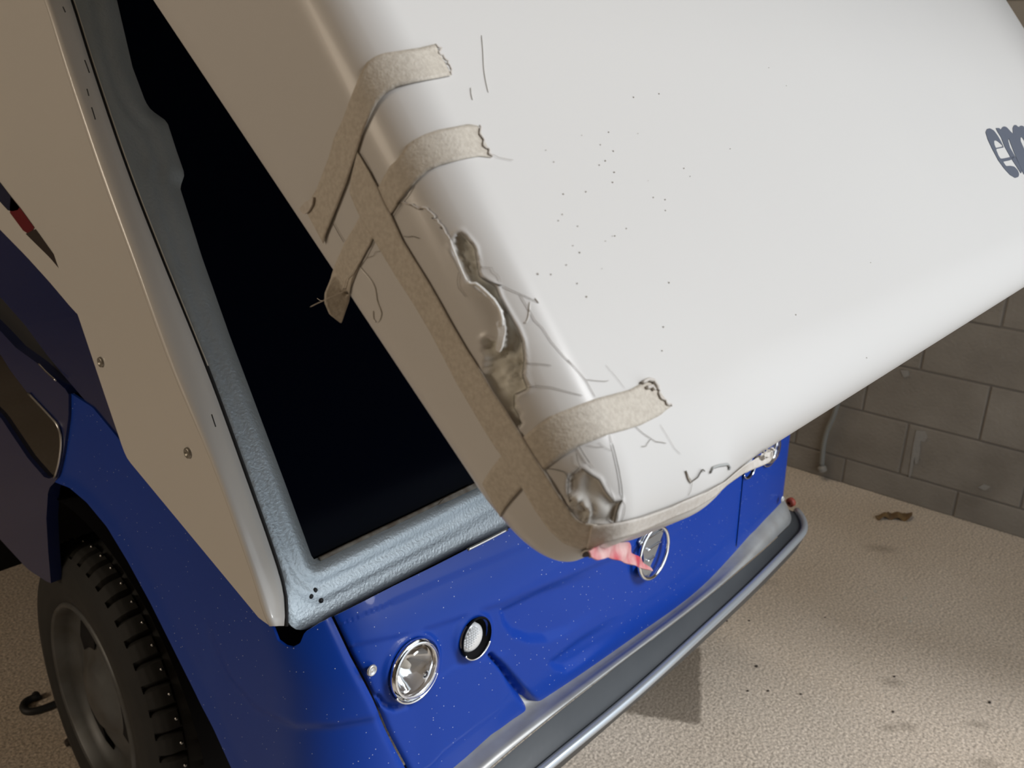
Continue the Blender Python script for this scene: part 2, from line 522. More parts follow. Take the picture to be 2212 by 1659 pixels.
# ------------------------------------------------------------------ the room
WX = 3.232
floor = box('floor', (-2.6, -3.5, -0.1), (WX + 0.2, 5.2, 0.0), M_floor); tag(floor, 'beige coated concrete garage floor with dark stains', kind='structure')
ceil = box('ceiling', (-2.6, -0.8, 2.75), (WX + 0.2, 5.2, 2.85), M_ceiling); tag(ceil, 'plain ceiling above the van', kind='structure')
wl = box('wall_left', (-2.7, -0.8, 0.0), (-2.6, 5.2, 2.75), M_plain); tag(wl, 'plain wall on the far left', kind='structure')
wbk = box('wall_back', (-2.6, 5.2, 0.0), (WX, 5.3, 2.75), M_plain); tag(wbk, 'plain wall behind the van', kind='structure')
# front wall around the open door
V, Fc = [], []
wf = empty('wall_front', (0, -0.7, 0)); tag(wf, 'front wall around the open garage door', kind='structure')
box('wall_piece', (-2.6, -0.8, 0.0), (0.42, -0.7, 2.75), M_plain, wf)
box('wall_piece', (0.42, -0.8, 2.68), (2.68, -0.7, 2.75), M_plain, wf)
box('wall_piece', (2.68, -0.8, 0.0), (WX, -0.7, 2.75), M_plain, wf)
wr = box('wall_right', (WX + 0.0025, -0.7, 0.0), (WX + 0.2, 5.2, 2.75), M_mortar); tag(wr, 'brown painted concrete block wall to the right of the van', kind='structure')
bx0 = None
k = 0
for c in range(11):
    z0 = 0.0 if c == 0 else 0.1 + 0.2 * (c - 1)
    z1 = 0.1 if c == 0 else z0 + 0.2
    off = (0.572, 0.372 + 0.42)[0 if c % 2 == 0 else 1]
    off = {0: 0.80 + 0.2, 1: 0.803, 2: 0.570, 3: 0.80, 4: 0.580}.get(c, 0.58 if c % 2 == 0 else 0.80)
    j0 = int(math.floor((-0.45 - off) / 0.4)); j1 = int(math.ceil((2.6 - off) / 0.4))
    for j in range(j0, j1):
        y0 = off + 0.4 * j
        d = rng.uniform(0, 0.0025)
        g_ = 0.0028
        o = box('block', (WX - d, y0 + g_, z0 + (g_ if c else 0)), (WX + 0.02, y0 + 0.4 - g_, z1 - g_), M_block, wr)
        m = o.modifiers.new('bevel', 'BEVEL'); m.width = 0.004; m.segments = 2
wall = lambda px, d=0.0: on_plane(px, (WX - d, 0, 0), (1, 0, 0))
patch('cement_drip', [(1979, 930), (1998, 931), (2003, 945), (1996, 955), (1988, 952), (1986, 985), (1981, 1003), (1976, 1003), (1976, 985), (1966, 1032), (1962, 1032), (1972, 965), (1976, 945)], lambda p: wall(p, 0.004), 5, M_cement, wr, 0.004)
patch('cement_drip', [(2112, 1053), (2125, 1046), (2140, 1052), (2128, 1060)], lambda p: wall(p, 0.004), 5, M_cement, wr, 0.003)
patch('cement_drip', [(1945, 800), (1962, 800), (1964, 812), (1952, 816)], lambda p: wall(p, 0.004), 5, M_cement, wr, 0.003)

# ------------------------------------------------------------------ the van
XC, HW, YF, RC = 1.25, 0.69, 0.70, 0.11      # centre line, half width, front, corner radius
van = empty('van', (XC, 2.0, 0.0))
tag(van, 'small blue and white van with a cracked, taped white front overhang, parked in a garage', 'van')
A_S = math.radians(51)
D_ = np.array([0, math.cos(A_S), math.sin(A_S)])
N_ = np.array([0, -math.sin(A_S), math.cos(A_S)])


def body_sdf(P, off=0.0):
    z = P[..., 2]
    rake = 0.012 * (z - 0.45) / 0.35 + 0.055 * np.clip((z - 0.66) / 0.13, 0, 1.6) ** 2
    x = np.abs(P[..., 0] - XC) - (HW - RC)
    bow = 0.020 * ((P[..., 0] - XC) / 0.6) ** 2
    cy = YF + 1.7
    y = np.abs(P[..., 1] - rake - bow - cy) - (1.7 - RC)
    q = np.sqrt(np.maximum(x, 0) ** 2 + np.maximum(y, 0) ** 2) + np.minimum(np.maximum(x, y), 0) - RC
    return q - off


def body(px, off=0.0):
    d = rays(px)
    t = np.full(len(d), 0.25)
    best = np.full(len(d), 1e9); tb = t.copy()
    for _ in range(110):
        s = body_sdf(EYE + d * t[:, None], off)
        m = np.abs(s) < best
        best = np.where(m, np.abs(s), best); tb = np.where(m, t, tb)
        t = t + np.clip(s, -0.05, 0.2) * 0.7
    return EYE + d * tb[:, None]


z1 = lambda L: [(600 + x * .36706, 1050 + y * .36706) for x, y in L]
z2b = lambda L: [(1250 + x * .27125, 900 + y * .27125) for x, y in L]
z4 = lambda L: [(600 + x * .27125, 60 + y * .27125) for x, y in L]
z5 = lambda L: [(640 + x * .27125, 400 + y * .27125) for x, y in L]
z6 = lambda L: [(960 + x * .30136, 750 + y * .30136) for x, y in L]
z6b = lambda L: [(1000 + x * .33698, 1100 + y * .33698) for x, y in L]

# ---- white overhang: a wedge with rounded edges, leaning back over the windscreen
X_L, X_R, R_O = 0.318, 2.14, 0.036
NC = np.array([0, 0.245, 1.213])                      # centre of the nose rounding
F0 = NC + N_ * 0.045                                  # point of the outer face
V_END = 1.25


def dense(a, b, lo, hi, fine, coarse):
    out = [a]
    while out[-1] < b - 1e-6:
        x = out[-1]
        s = fine if lo <= x < hi else coarse
        out.append(min(b, x + s))
    return np.array(out)


Wd = X_R - X_L
Ug = dense(0, Wd, 0, 0.25, 0.0011, 0.04); Ug = np.r_[Ug[Ug < Wd - 0.08], Wd - np.linspace(0.08, 0, 14)]
Vg = np.r_[np.linspace(0, 0.42, 380), dense(0.42, V_END, 9, 9, .01, 0.04)[1:]]
Ng = np.linspace(0, 1, 46)                             # 0 outer face, 1 under side
nu, nv, nn = len(Ug), len(Vg), len(Ng)
keys, quads = [], []


def face_grid(A, B, f):
    a, b = np.meshgrid(A, B, indexing='ij')
    ids = f(a, b)
    n1_, n2_ = ids.shape
    q = np.stack([ids[:-1, :-1], ids[1:, :-1], ids[1:, 1:], ids[:-1, 1:]], -1).reshape(-1, 4)
    return q


idx = lambda i, j, k: (i * nv + j) * nn + k
iu, iv, in_ = np.arange(nu), np.arange(nv), np.arange(nn)
qs = [face_grid(iu, iv, lambda a, b: idx(a, b, 0)), face_grid(iu, iv, lambda a, b: idx(a, b, nn - 1))[:, ::-1],
      face_grid(iv, in_, lambda a, b: idx(0, a, b)), face_grid(iv, in_, lambda a, b: idx(nu - 1, a, b))[:, ::-1],
      face_grid(iu, in_, lambda a, b: idx(a, 0, b))[:, ::-1], face_grid(iu, in_, lambda a, b: idx(a, nv - 1, b))]
Q = np.vstack(qs)
uq, inv = np.unique(Q, return_inverse=True)
Q = inv.reshape(Q.shape)
kk = uq % nn; jj = (uq // nn) % nv; ii = uq // (nn * nv)
u, v, n01 = Ug[ii], Vg[jj], Ng[kk]
V_NOSE = 0.045
T_of = lambda vv: 0.097 + 0.19 * np.clip(vv - V_NOSE, 0, None)
T = T_of(v)
w = n01 * T


def rbox(u, v, w, T, r, rn):
    p = np.stack([u, v, w], -1)
    ru, rv = 0.032, 0.062
    lo = np.stack([np.full_like(u, ru), np.full_like(u, rv), np.full_like(u, r)], -1)
    hi = np.stack([np.full_like(u, Wd - ru), np.full_like(u, V_END - .01), T - rn], -1)
    q = np.clip(p, lo, hi)
    d = p - q
    # every surface point is pushed on to the rounding
    R_ = np.where(p[..., 2] > hi[..., 2], rn, r)
    L_ = np.linalg.norm(d, axis=-1) + 1e-9
    dn = d / L_[..., None]
    R3 = np.stack([np.full_like(u, ru), np.full_like(u, rv), R_], -1)
    p = q + dn * R3
    p[..., 0] -= 0.010 * np.clip(1 - p[..., 2] / T, 0, 1) * np.clip(1 - u / 0.3, 0, 1)
    return p


S3 = rbox(u, v, w, T, R_O, 0.030)
uu, vv_, ww = S3[:, 0], S3[:, 1], S3[:, 2]
# the split lower edge sags beside the broken corner
vv_ = vv_ - 0.009 * np.exp(-((uu + X_L - 0.415) / 0.042) ** 2) * sstep(0.16, 0.03, vv_)
def slab_pts(uu, vv, ww):
    return (np.array([X_L, 0, 0]) + F0)[None] + np.outer(uu, [1, 0, 0]) + np.outer(vv - V_NOSE, D_) - np.outer(ww, N_)
OV = slab_pts(uu, vv_, ww)
# vertex normals
def vnormals(P, Q):
    n = np.cross(P[Q[:, 2]] - P[Q[:, 0]], P[Q[:, 3]] - P[Q[:, 1]])
    out = np.zeros_like(P)
    for k in range(4): np.add.at(out, Q[:, k], n)
    return out / (np.linalg.norm(out, axis=1)[:, None] + 1e-12)
cen = OV.mean(0)
VN = vnormals(OV, Q)
if ((OV - cen) * VN).sum() < 0:
    Q = Q[:, ::-1]; VN = -VN
slab_bvh0 = BVHTree.FromPolygons([Vector(p) for p in OV], [tuple(q) for q in Q])

# broken places, traced once as outlines on the corner
HOLE_A = z5([(1310, 375), (1380, 450), (1420, 500), (1440, 620), (1455, 720), (1480, 745), (1520, 770), (1590, 810), (1620, 900), (1700, 1040), (1760, 1140), (1800, 1240), (1815, 1400), (1800, 1510), (1840, 1620), (1780, 1650)]) + \
    [(1111, 852), (1111, 880), (1120, 895), (1125, 915), (1121, 928), (1093, 884), (1070, 846), (1050, 812)] + \
    z5([(1500, 1470), (1515, 1380), (1490, 1230), (1510, 1215), (1570, 1245), (1640, 1320), (1665, 1150), (1650, 1000), (1560, 890), (1440, 800), (1370, 760), (1320, 650), (1280, 560), (1255, 480), (1275, 400)])
HOLE_B = z6([(985, 870), (1040, 915), (1105, 955), (1150, 1035), (1210, 1110), (1258, 1098), (1232, 1170), (1220, 1250), (1060, 1255), (1000, 1238), (920, 1170), (902, 1110), (890, 1040), (890, 960), (905, 915), (950, 885)])
TEAR = z2b([(1045, 450), (1062, 408), (1112, 392), (1180, 380), (1198, 402), (1188, 425), (1178, 395), (1115, 405), (1072, 418), (1055, 452)])
facing = ((EYE - OV) * VN).sum(1) > 0
PX = project(OV)
bare = np.zeros(len(OV)); dep = np.zeros(len(OV))
cand = facing & (vv_ < 0.45) & (uu < 0.30)
ci = np.where(cand)[0]
pa = PX[ci]
rough = np.sin(pa[:, 0] * .07 + 1.2 * np.sin(pa[:, 1] * .05)) * np.sin(pa[:, 1] * .06 + 1.5 * np.sin(pa[:, 0] * .04))
for H_, dd in ((HOLE_A, 0.0030), (HOLE_B, 0.0012)):
    s = sdist(pa, H_)
    m = sstep(-0.8, 2.2, s)
    lip = np.exp(-((s + 5) / 5.0) ** 2) * (s < 2)
    bare[ci] = np.maximum(bare[ci], m * (1.0 if H_ is HOLE_A else 0.40))
    dep[ci] += -m * (dd + 0.0012 * rough) + 0.0006 * lip
# chunks of filler still standing in the long break, divided by furrows
FUR = [z5([(1630, 1330), (1700, 1390), (1720, 1420), (1690, 1490), (1800, 1545)]), z5([(1700, 1290), (1725, 1420), (1810, 1415)]), z5([(1570, 1400), (1600, 1370), (1640, 1370), (1690, 1430)]),
       z5([(1600, 1480), (1620, 1560), (1640, 1660)]), z5([(1560, 1420), (1570, 1480), (1600, 1560)]), z6([(420, 200), (400, 320), (470, 420)]), z6([(470, 230), (450, 330), (500, 450)]), z5([(1330, 590), (1350, 660), (1360, 690)]), z5([(1290, 560), (1330, 600), (1390, 640)])]
fs = np.full(len(pa), 1e9)
for F_ in FUR: fs = np.minimum(fs, seg_dist(pa, F_))
dep[ci] -= 0.0022 * np.exp(-(fs / 2.6) ** 2) * bare[ci]
ridg = np.full(len(pa), 1e9)
for F_ in (z6([(905, 1075), (950, 1090), (1000, 1130), (1030, 1190), (1030, 1240)]), z6([(900, 1110), (960, 1140), (1000, 1190), (1010, 1235)]), z6([(920, 1060), (980, 1085), (1035, 1140), (1045, 1200)])):
    ridg = np.minimum(ridg, seg_dist(pa, F_))
dep[ci] += 0.0022 * np.exp(-(ridg / 2.5) ** 2)
# left part of the corner break keeps its white skin, pushed in
bare[ci] *= 1 - 0.75 * sstep(-2, 4, sdist(pa, z6([(985, 870), (1000, 930), (960, 1060), (905, 1080), (892, 1040), (892, 960), (910, 910)])))
OV2 = OV + VN * dep[:, None]
me = bpy.data.meshes.new('roof_overhang')
me.from_pydata(OV2.tolist(), [], Q.tolist())
me.materials.append(M_over)
me.polygons.foreach_set('use_smooth', [True] * len(me.polygons))
ca = me.attributes.new('bare', 'FLOAT', 'POINT'); ca.data.foreach_set('value', bare.astype(np.float32))
overhang = link(bpy.data.objects.new('roof_overhang', me), van)
tag(overhang, 'white fibreglass overhang with a broken corner held by beige tape')
slab_bvh = BVHTree.FromPolygons([Vector(p) for p in OV2], [tuple(q) for q in Q])


def on_slab(px, off=0.0, bvh=None):
    """points on the overhang; beyond its edge they carry on in the plane of the last hit"""
    px = np.asarray(px, float)
    d = rays(px)
    out = np.zeros((len(px), 3)); ok = np.zeros(len(px), bool); nm = np.zeros((len(px), 3)); dist = np.zeros(len(px))
    for i, r in enumerate(d):
        h_ = (bvh or slab_bvh0).ray_cast(Vector(EYE), Vector(r))
        if h_[0] is not None:
            ok[i] = True; out[i] = h_[0]; nm[i] = h_[1]; dist[i] = h_[3]
            if nm[i] @ r > 0: nm[i] *= -1
    if not ok.all():
        good = np.where(ok)[0]
        for i in np.where(~ok)[0]:
            if len(good) == 0: out[i] = EYE + d[i] * 0.66; nm[i] = -d[i]; continue
            g_ = good[np.argmin(((px[good] - px[i]) ** 2).sum(1))]
            out[i] = EYE + d[i] * dist[g_]; nm[i] = -d[i]
    return out + nm * off


def strip(name, left, right, mat_, parent, off=0.0006, n=60, m=9, lab=None, taper=None, thick=0.0004, even=0):
    """a tape strip between two edges, stuck on the overhang"""
    L_ = resample(left, n=n); R_ = resample(right, n=n)
    g = np.array([L_ + (R_ - L_) * t for t in np.linspace(0, 1, m)])          # m x n
    flat = g.reshape(-1, 2)
    dr = rays(flat); dist = np.full(len(flat), np.nan); nm = np.zeros((len(flat), 3))
    for i_, r_ in enumerate(dr):
        h_ = slab_bvh0.ray_cast(Vector(EYE), Vector(r_))
        if h_[0] is not None:
            dist[i_] = h_[3]; nm[i_] = h_[1]
            if nm[i_] @ r_ > 0: nm[i_] *= -1
    hit = ~np.isnan(dist)
    if not hit.all():
        # past the edge the strip carries on evenly from where it left the surface
        hi_ = np.where(hit)[0]
        for i_ in np.where(~hit)[0]:
            j_ = hi_[np.argmin(((flat[hi_] - flat[i_]) ** 2).sum(1))]
            dist[i_] = dist[j_]; nm[i_] = nm[j_]
        D2_ = dist.reshape(m, n); N2_ = nm.reshape(m, n, 3); H2_ = hit.reshape(m, n)
        for _ in range(80):
            Pd = np.pad(D2_, 1, 'edge'); Pn = np.pad(N2_, ((1, 1), (1, 1), (0, 0)), 'edge')
            a_ = (Pd[:-2, 1:-1] + Pd[2:, 1:-1] + Pd[1:-1, :-2] + Pd[1:-1, 2:]) / 4
            b_ = (Pn[:-2, 1:-1] + Pn[2:, 1:-1] + Pn[1:-1, :-2] + Pn[1:-1, 2:]) / 4
            D2_ = np.where(H2_, D2_, a_); N2_ = np.where(H2_[..., None], N2_, b_)
        dist = D2_.ravel(); nm = N2_.reshape(-1, 3)
    if even:
        D2_ = dist.reshape(m, n); N2_ = nm.reshape(m, n, 3)
        for _ in range(even):
            Pd = np.pad(D2_, 1, 'edge'); Pn = np.pad(N2_, ((1, 1), (1, 1), (0, 0)), 'edge')
            D2_ = np.minimum(D2_, (Pd[:-2, 1:-1] + Pd[2:, 1:-1] + Pd[1:-1, :-2] + Pd[1:-1, 2:]) / 4)
            N2_ = (Pn[:-2, 1:-1] + Pn[2:, 1:-1] + Pn[1:-1, :-2] + Pn[1:-1, 2:]) / 4
        dist = D2_.ravel(); nm = N2_.reshape(-1, 3); nm /= np.linalg.norm(nm, axis=1)[:, None]
    P = (EYE + dr * dist[:, None] + nm * off).reshape(m, n, 3)
    V_ = P.reshape(-1, 3)
    Fc_ = [(a * n + b, a * n + b + 1, (a + 1) * n + b + 1, (a + 1) * n + b) for a in range(m - 1) for b in range(n - 1)]
    f = np.array(Fc_)
    nr = np.cross(V_[f[:, 1]] - V_[f[:, 0]], V_[f[:, 2]] - V_[f[:, 0]])
    if ((EYE - V_[f[:, 0]]) * nr).sum() < 0: Fc_ = [q[::-1] for q in Fc_]
    o = mesh_obj(name, V_, Fc_, mat_, parent)
    md = o.modifiers.new('thickness', 'SOLIDIFY'); md.thickness = thick; md.offset = 1
    if lab: o['label'] = lab
    return o


def jag(line, amp, n=14, seed=1):
    r_ = np.random.default_rng(seed)
    p = resample(line, n=n)
    t = np.gradient(p, axis=0); t /= np.linalg.norm(t, axis=1)[:, None] + 1e-9
    a = r_.normal(0, amp, n); a[0] = a[-1] = 0
    return p + np.c_[-t[:, 1], t[:, 0]] * a[:, None]


# long tape down the side, round the nose and along the lower edge
C_L = [(776, 328), (762, 385), (759, 416), (775, 454), (792, 489), (813, 519), (835, 557), (865, 606), (900, 660), (935, 720), (965, 777), (990, 826), (1020, 877), (1050, 928), (1075, 967), (1099, 1000), (1129, 1048), (1159, 1100), (1189, 1142), (1219, 1170), (1249, 1181), (1280, 1180)]
C_R = [(777, 330), (800, 368), (817, 399), (833, 437), (850, 468), (873, 519), (900, 563), (927, 606), (955, 655), (982, 704), (1012, 755), (1041, 799), (1068, 845), (1090, 877), (1123, 929), (1153, 979), (1189, 1033), (1207, 1063), (1231, 1097), (1246, 1118), (1264, 1127), (1290, 1131)]
strip('tape_strip', C_L, C_R, M_tape, overhang, 0.0009, 120, 11, 'long beige tape strip running down the side of the overhang')
E_U = [(1278, 1130), (1292, 1131), (1337, 1125), (1382, 1115), (1442, 1094), (1475, 1079), (1502, 1068), (1521, 1061), (1562, 1038), (1584, 1019), (1603, 1003), (1635, 984), (1655, 970), (1668, 963)]
E_L = [(1268, 1181), (1280, 1180), (1310, 1167), (1370, 1150), (1394, 1140), (1445, 1117), (1494, 1098), (1537, 1072), (1565, 1046), (1584, 1032), (1605, 1018), (1640, 1004), (1658, 996), (1667, 985)]
strip('tape_strip', E_U, E_L, M_tapepale, overhang, 0.0012, 90, 7, even=12, lab= 'pale tape strip along the lower edge of the overhang, end torn')
A_U = [(936, 99), (904, 107), (866, 113), (830, 118), (811, 125), (795, 137), (784, 155), (768, 196), (744, 261), (727, 296), (714, 342), (689, 407), (666, 446), (664, 452)]
A_D = [(972, 166), (947, 171), (893, 181), (858, 189), (833, 204), (817, 223), (806, 244), (787, 288), (774, 331), (752, 396), (736, 437), (717, 483), (708, 505), (703, 525)]
aj = jag([(936, 99), (942, 112), (952, 122), (962, 138), (969, 146), (972, 166)], 2.5, 10, 3)
strip('tape_strip', A_U, A_D, M_tape, overhang, 0.0011, 80, 10, 'uppermost beige tape strip wrapped over the rounded edge')
B_U = [(1031, 274), (1010, 270), (980, 276), (947, 282), (917, 292), (896, 303), (879, 315), (869, 333), (858, 347), (844, 360), (830, 385), (817, 410), (790, 450), (765, 495), (748, 522), (726, 572), (716, 602), (703, 632), (702, 652), (713, 678), (736, 696)]
B_D = [(1061, 342), (1034, 339), (1010, 343), (988, 348), (953, 357), (925, 369), (904, 388), (882, 413), (866, 432), (852, 455), (836, 478), (820, 500), (808, 514), (803, 528), (790, 548), (772, 588), (760, 620), (756, 650), (748, 672), (742, 690), (739, 697)]
strip('tape_strip', B_U, B_D, M_tape, overhang, 0.0005, 100, 10, 'second beige tape strip with a loose flap hanging off the side')
D_U = [(1405, 822), (1394, 822), (1382, 830), (1358, 843), (1320, 853), (1285, 862), (1237, 880), (1189, 899), (1165, 916), (1150, 928), (1130, 945), (1110, 962), (1087, 982), (1066, 1008), (1050, 1032), (1044, 1044)]
D_D = [(1447, 880), (1438, 886), (1424, 898), (1382, 919), (1350, 929), (1316, 938), (1249, 964), (1210, 988), (1195, 1000), (1178, 1014), (1160, 1030), (1143, 1042), (1129, 1054), (1105, 1082), (1092, 1100), (1083, 1116)]
strip('tape_strip', D_U, D_D, M_tape, overhang, 0.0004, 80, 10, 'short beige tape strip crossing near the bottom corner')


def ribbon(name, line, wpx, mat_, parent, off=0.0005, n=None, bvh=None, rad=None):
    """thin crack or thread following the surface"""
    p = resample(line, n=n or max(6, int(len(line) * 5)))
    P = on_slab(p, off, bvh)
    dist = np.linalg.norm(P - EYE, axis=1).mean()
    r = wpx * (0.5 if mat_ not in (M_crack, M_hair) else 0.29) * dist / F_PX
    k = np.ones(len(P)); k[0] = 0.35; k[-1] = 0.25
    return tube(name, P, r * k, mat_, parent, 5)


# fold lines of the tape's right edge and torn thread
ribbon('tape_fibre', C_R[2:19], 1.0, M_edge, overhang, 0.0011)
ribbon('tape_fibre', z5([(110, 970), (160, 945), (215, 920), (300, 880), (380, 848), (410, 790), (420, 740), (470, 690), (550, 570), (620, 430)]), 2.0, M_edge, overhang, 0.002)
ribbon('tape_fibre', z5([(165, 900), (190, 918), (215, 920)]), 1.6, M_edge, overhang, 0.002)
ribbon('tape_fibre', z4([(1700, 1015), (1750, 1040), (1820, 1055), (1870, 1062)]), 1.4, M_hair, overhang, 0.001)
for L_ in (z4([(940, 150), (945, 150)]),): pass
# torn ends of the strips
for pts, a, s in (([(936, 99), (952, 122), (966, 140), (972, 166)], 3.0, 2), ([(1031, 274), (1036, 296), (1046, 322), (1061, 342)], 2.4, 5), ([(1405, 822), (1413, 838), (1425, 858), (1447, 880)], 3.0, 8)):
    ribbon('torn_tape_end', jag(pts, a, 16, s), 5.0, M_tapepale, overhang, 0.0015, 32)
# curled pale lump on the strip near the bottom corner
for pts in (z6([(1400, 265), (1440, 240), (1480, 250), (1500, 280), (1510, 310)]), z6([(1430, 300), (1470, 290), (1490, 320)])):
    ribbon('tape_curl', pts, 9, M_tapepale, overhang, 0.002, 20)
# torn flake at the tape's upper left and at the end of the lower strip
patch('torn_tape_flake', [(655, 449), (668, 436), (680, 428), (686, 424), (684, 440), (676, 455), (666, 462)], lambda p: on_slab(p, 0.003), 4, M_tapepale, overhang, 0.001)
patch('torn_tape_flake', z2b([(1440, 290), (1500, 245), (1525, 233), (1530, 250), (1558, 262), (1548, 280), (1520, 285), (1535, 315), (1515, 325), (1490, 318), (1430, 345), (1380, 360)]), lambda p: on_slab(p, 0.004), 4, M_tapepale, overhang, 0.001)
# red-stained torn tape hanging from the nose, and the hole beside it
RED = z6([(1030, 1465), (1120, 1420), (1200, 1410), (1320, 1395), (1335, 1440), (1350, 1475), (1390, 1500), (1430, 1540), (1500, 1608), (1440, 1590), (1350, 1560), (1240, 1525), (1180, 1505), (1100, 1525), (1060, 1500)])


def red_surf(p):
    base = on_slab(p, 0.002)
    c = on_slab([(1290, 1170)], 0.002)[0]
    q = on_plane(p, c, np.array([0.35, -0.85, 0.25]))
    t = sstep(1150, 1200, p[:, 1])[:, None] * 0 + 1
    return q
patch('torn_red_tape', RED, red_surf, 4, M_pink, overhang, 0.0008, disp=lambda p: 0.0007 * np.sin(p[:, 0] * .16 + p[:, 1] * .11))
bpy.data.objects['torn_red_tape']['label'] = 'pink and red stained torn tape point hanging off the nose'
patch('corner_hole', z6([(980, 1460), (1000, 1438), (1040, 1432), (1062, 1440), (1060, 1465), (1030, 1478), (990, 1482)]), lambda p: on_slab(p, 0.0018), 3, M_hole, overhang, 0.001)
ribbon('hole_rim', z6([(980, 1478), (985, 1450), (1010, 1432), (1050, 1428), (1062, 1440), (1058, 1465), (1030, 1482)]), 4, M_tapepale, overhang, 0.002, 24)

for a_, b_ in ((0, 8), (8, 16)):  # dark tubes drawn for the shading along the break's edge
    ribbon('crack_or_edge', HOLE_A[a_:b_ + 1], 3.2, M_crack, overhang, 0.0002)
ribbon('crack_or_edge', HOLE_A[16:21], 2.6, M_crack, overhang, 0.0002)
# bright broken lip and cracks
ribbon('broken_lip', z5([(1235, 440), (1255, 500), (1285, 570), (1310, 640), (1345, 720), (1370, 770)]), 4.5, M_chip, overhang, 0.0016, 30)
ribbon('broken_lip', z5([(1370, 770), (1400, 790), (1440, 790), (1490, 830), (1540, 880), (1580, 920), (1620, 985), (1645, 1060), (1650, 1130)]), 9.0, M_chip, overhang, 0.0016, 40)
patch('broken_lip', z5([(1600, 1100), (1640, 1060), (1665, 1080), (1672, 1170), (1650, 1290), (1630, 1330), (1600, 1310), (1610, 1250), (1620, 1180)]), lambda p: on_slab(p, 0.002), 4, M_chip, overhang, 0.0015)
ribbon('raised_crack', jag(z5([(845, 135), (900, 145), (985, 190), (1040, 180), (1090, 230), (1110, 270), (1165, 330), (1190, 380), (1240, 440)]), 1.2, 26, 4), 4.0, M_tapepale, overhang, 0.0008, 52)
for L_, w_ in ((z5([(850, 140), (900, 152), (985, 197), (1000, 195)]), 2.0), (z5([(1085, 262), (1100, 266)]), 5.0), (z5([(1150, 335), (1170, 350)]), 5),
               (z5([(805, 150), (850, 130), (890, 80), (935, 0)]), 3.0), (z5([(770, 250), (800, 195), (840, 140)]), 2.0), (z5([(775, 265), (815, 200), (850, 140)]), 1.5),
               (z5([(1475, 738), (1530, 768), (1590, 790), (1640, 803)]), 4.5), (z6([(1195, 690), (1215, 760), (1243, 880), (1262, 990), (1270, 1085)]), 3.4), (z6([(965, 710), (1000, 770), (1040, 830)]), 2.8),
               (z6([(740, 865), (790, 870), (860, 890), (882, 915), (892, 950)]), 3.0), (z6([(985, 866), (1040, 908), (1106, 948), (1150, 1030), (1213, 1110)]), 4.6), (z6([(905, 912), (891, 960), (891, 1040), (905, 1112)]), 3.6),
               (z6([(968, 862), (930, 895), (905, 915)]), 2.6), (z6([(945, 755), (955, 810), (975, 860)]), 2.2), (z6([(1270, 1090), (1245, 1130), (1225, 1190), (1215, 1250)]), 7.0), (z6([(1255, 1098), (1222, 1112)]), 4),
               (z2b([(843, 425), (866, 480), (895, 526)]), 3.0), (z2b([(880, 520), (910, 500), (938, 480), (958, 445), (976, 418), (996, 435)]), 4.6), (z2b([(1035, 452), (1058, 408)]), 4.0),
               (z5([(1300, 690), (1289, 760), (1300, 820), (1330, 855), (1360, 893)]), 1.6), (z5([(862, 405), (900, 410), (940, 405), (990, 425)]), 2.2),
               (z4([(660, 990), (720, 1090), (800, 1255)]), 2.0), (z5([(300, 295), (345, 380), (390, 455)]), 2.2), (z5([(395, 20), (340, 160), (298, 290), (250, 400), (245, 470)]), 2.0),
               (z5([(625, 430), (560, 570), (500, 650), (455, 750), (435, 880)]), 2.2), (z6([(560, 1015), (500, 1080), (445, 1145), (410, 1205)]), 1.8), (z6([(0, 0)]) and z6([(440, 445), (470, 490), (540, 590)]), 2.6)):
    ribbon('crack_or_edge', L_, w_, M_crack, overhang, 0.0009)  # some of these dark tubes follow tape edges
for L_, w_ in ((z5([(1640, 803), (1740, 850), (1830, 890), (1930, 940)]), 2.0), (z5([(1780, 870), (1850, 990), (1900, 1080), (1960, 1140), (2030, 1250), (2130, 1370), (2212, 1450)]) + z6([(880, 90), (960, 180), (1010, 240), (1080, 365)]), 2.0),
               (z6([(580, 115), (650, 117), (730, 125), (770, 135)]), 1.8), (z6([(595, 290), (660, 275), (760, 285), (880, 320), (990, 350)]), 1.9), (z6([(1010, 235), (1090, 245), (1150, 248), (1175, 240)]), 1.8),
               (z6([(1150, 130), (1220, 210), (1290, 300)]), 1.0), (z6([(1178, 627), (1195, 690)]), 2.0), (z6([(1040, 830), (1070, 865)]), 1.3), (z6([(1362, 570), (1420, 620), (1475, 655), (1450, 690), (1438, 712), (1405, 712)]), 2.0),
               (z6([(1475, 655), (1510, 678), (1550, 682), (1585, 690)]), 2.0), (z6([(1020, 700), (1080, 715), (1140, 715)]), 1.4), (z6([(1100, 680), (1150, 720), (1200, 745)]), 1.1), (z2b([(896, 530), (885, 590), (865, 625)]), 1.5),
               (z6([(1540, 555), (1600, 650), (1640, 720), (1690, 770)]), 1.0), (z6([(650, 250), (660, 292)]), 1.2), (z6([(1160, 960), (1190, 1030), (1215, 1100)]), 1.2), (z6([(1268, 1095), (1290, 1130), (1285, 1190), (1262, 1250)]), 1.6),
               (z6([(1250, 1120), (1235, 1180), (1240, 1230)]), 1.2), (z5([(1460, 650), (1560, 660), (1570, 690), (1610, 720), (1630, 780)]), 1.2), (z5([(560, 580), (625, 560), (635, 530), (700, 520)]), 1.4),
               (z6([(1060, 1258), (1150, 1266), (1300, 1235), (1400, 1208), (1600, 1138), (1800, 1058), (1985, 965)]), 1.5)):
    ribbon('hairline_crack', L_, w_, M_hair, overhang, 0.0006)
ribbon('chipped_lip', z2b([(1042, 448), (1062, 405), (1112, 388), (1180, 377), (1197, 400), (1186, 424)]), 6.0, mat('grey_glass_fibre', (0.40, 0.41, 0.40), 0.7), overhang, 0.0006, 30)
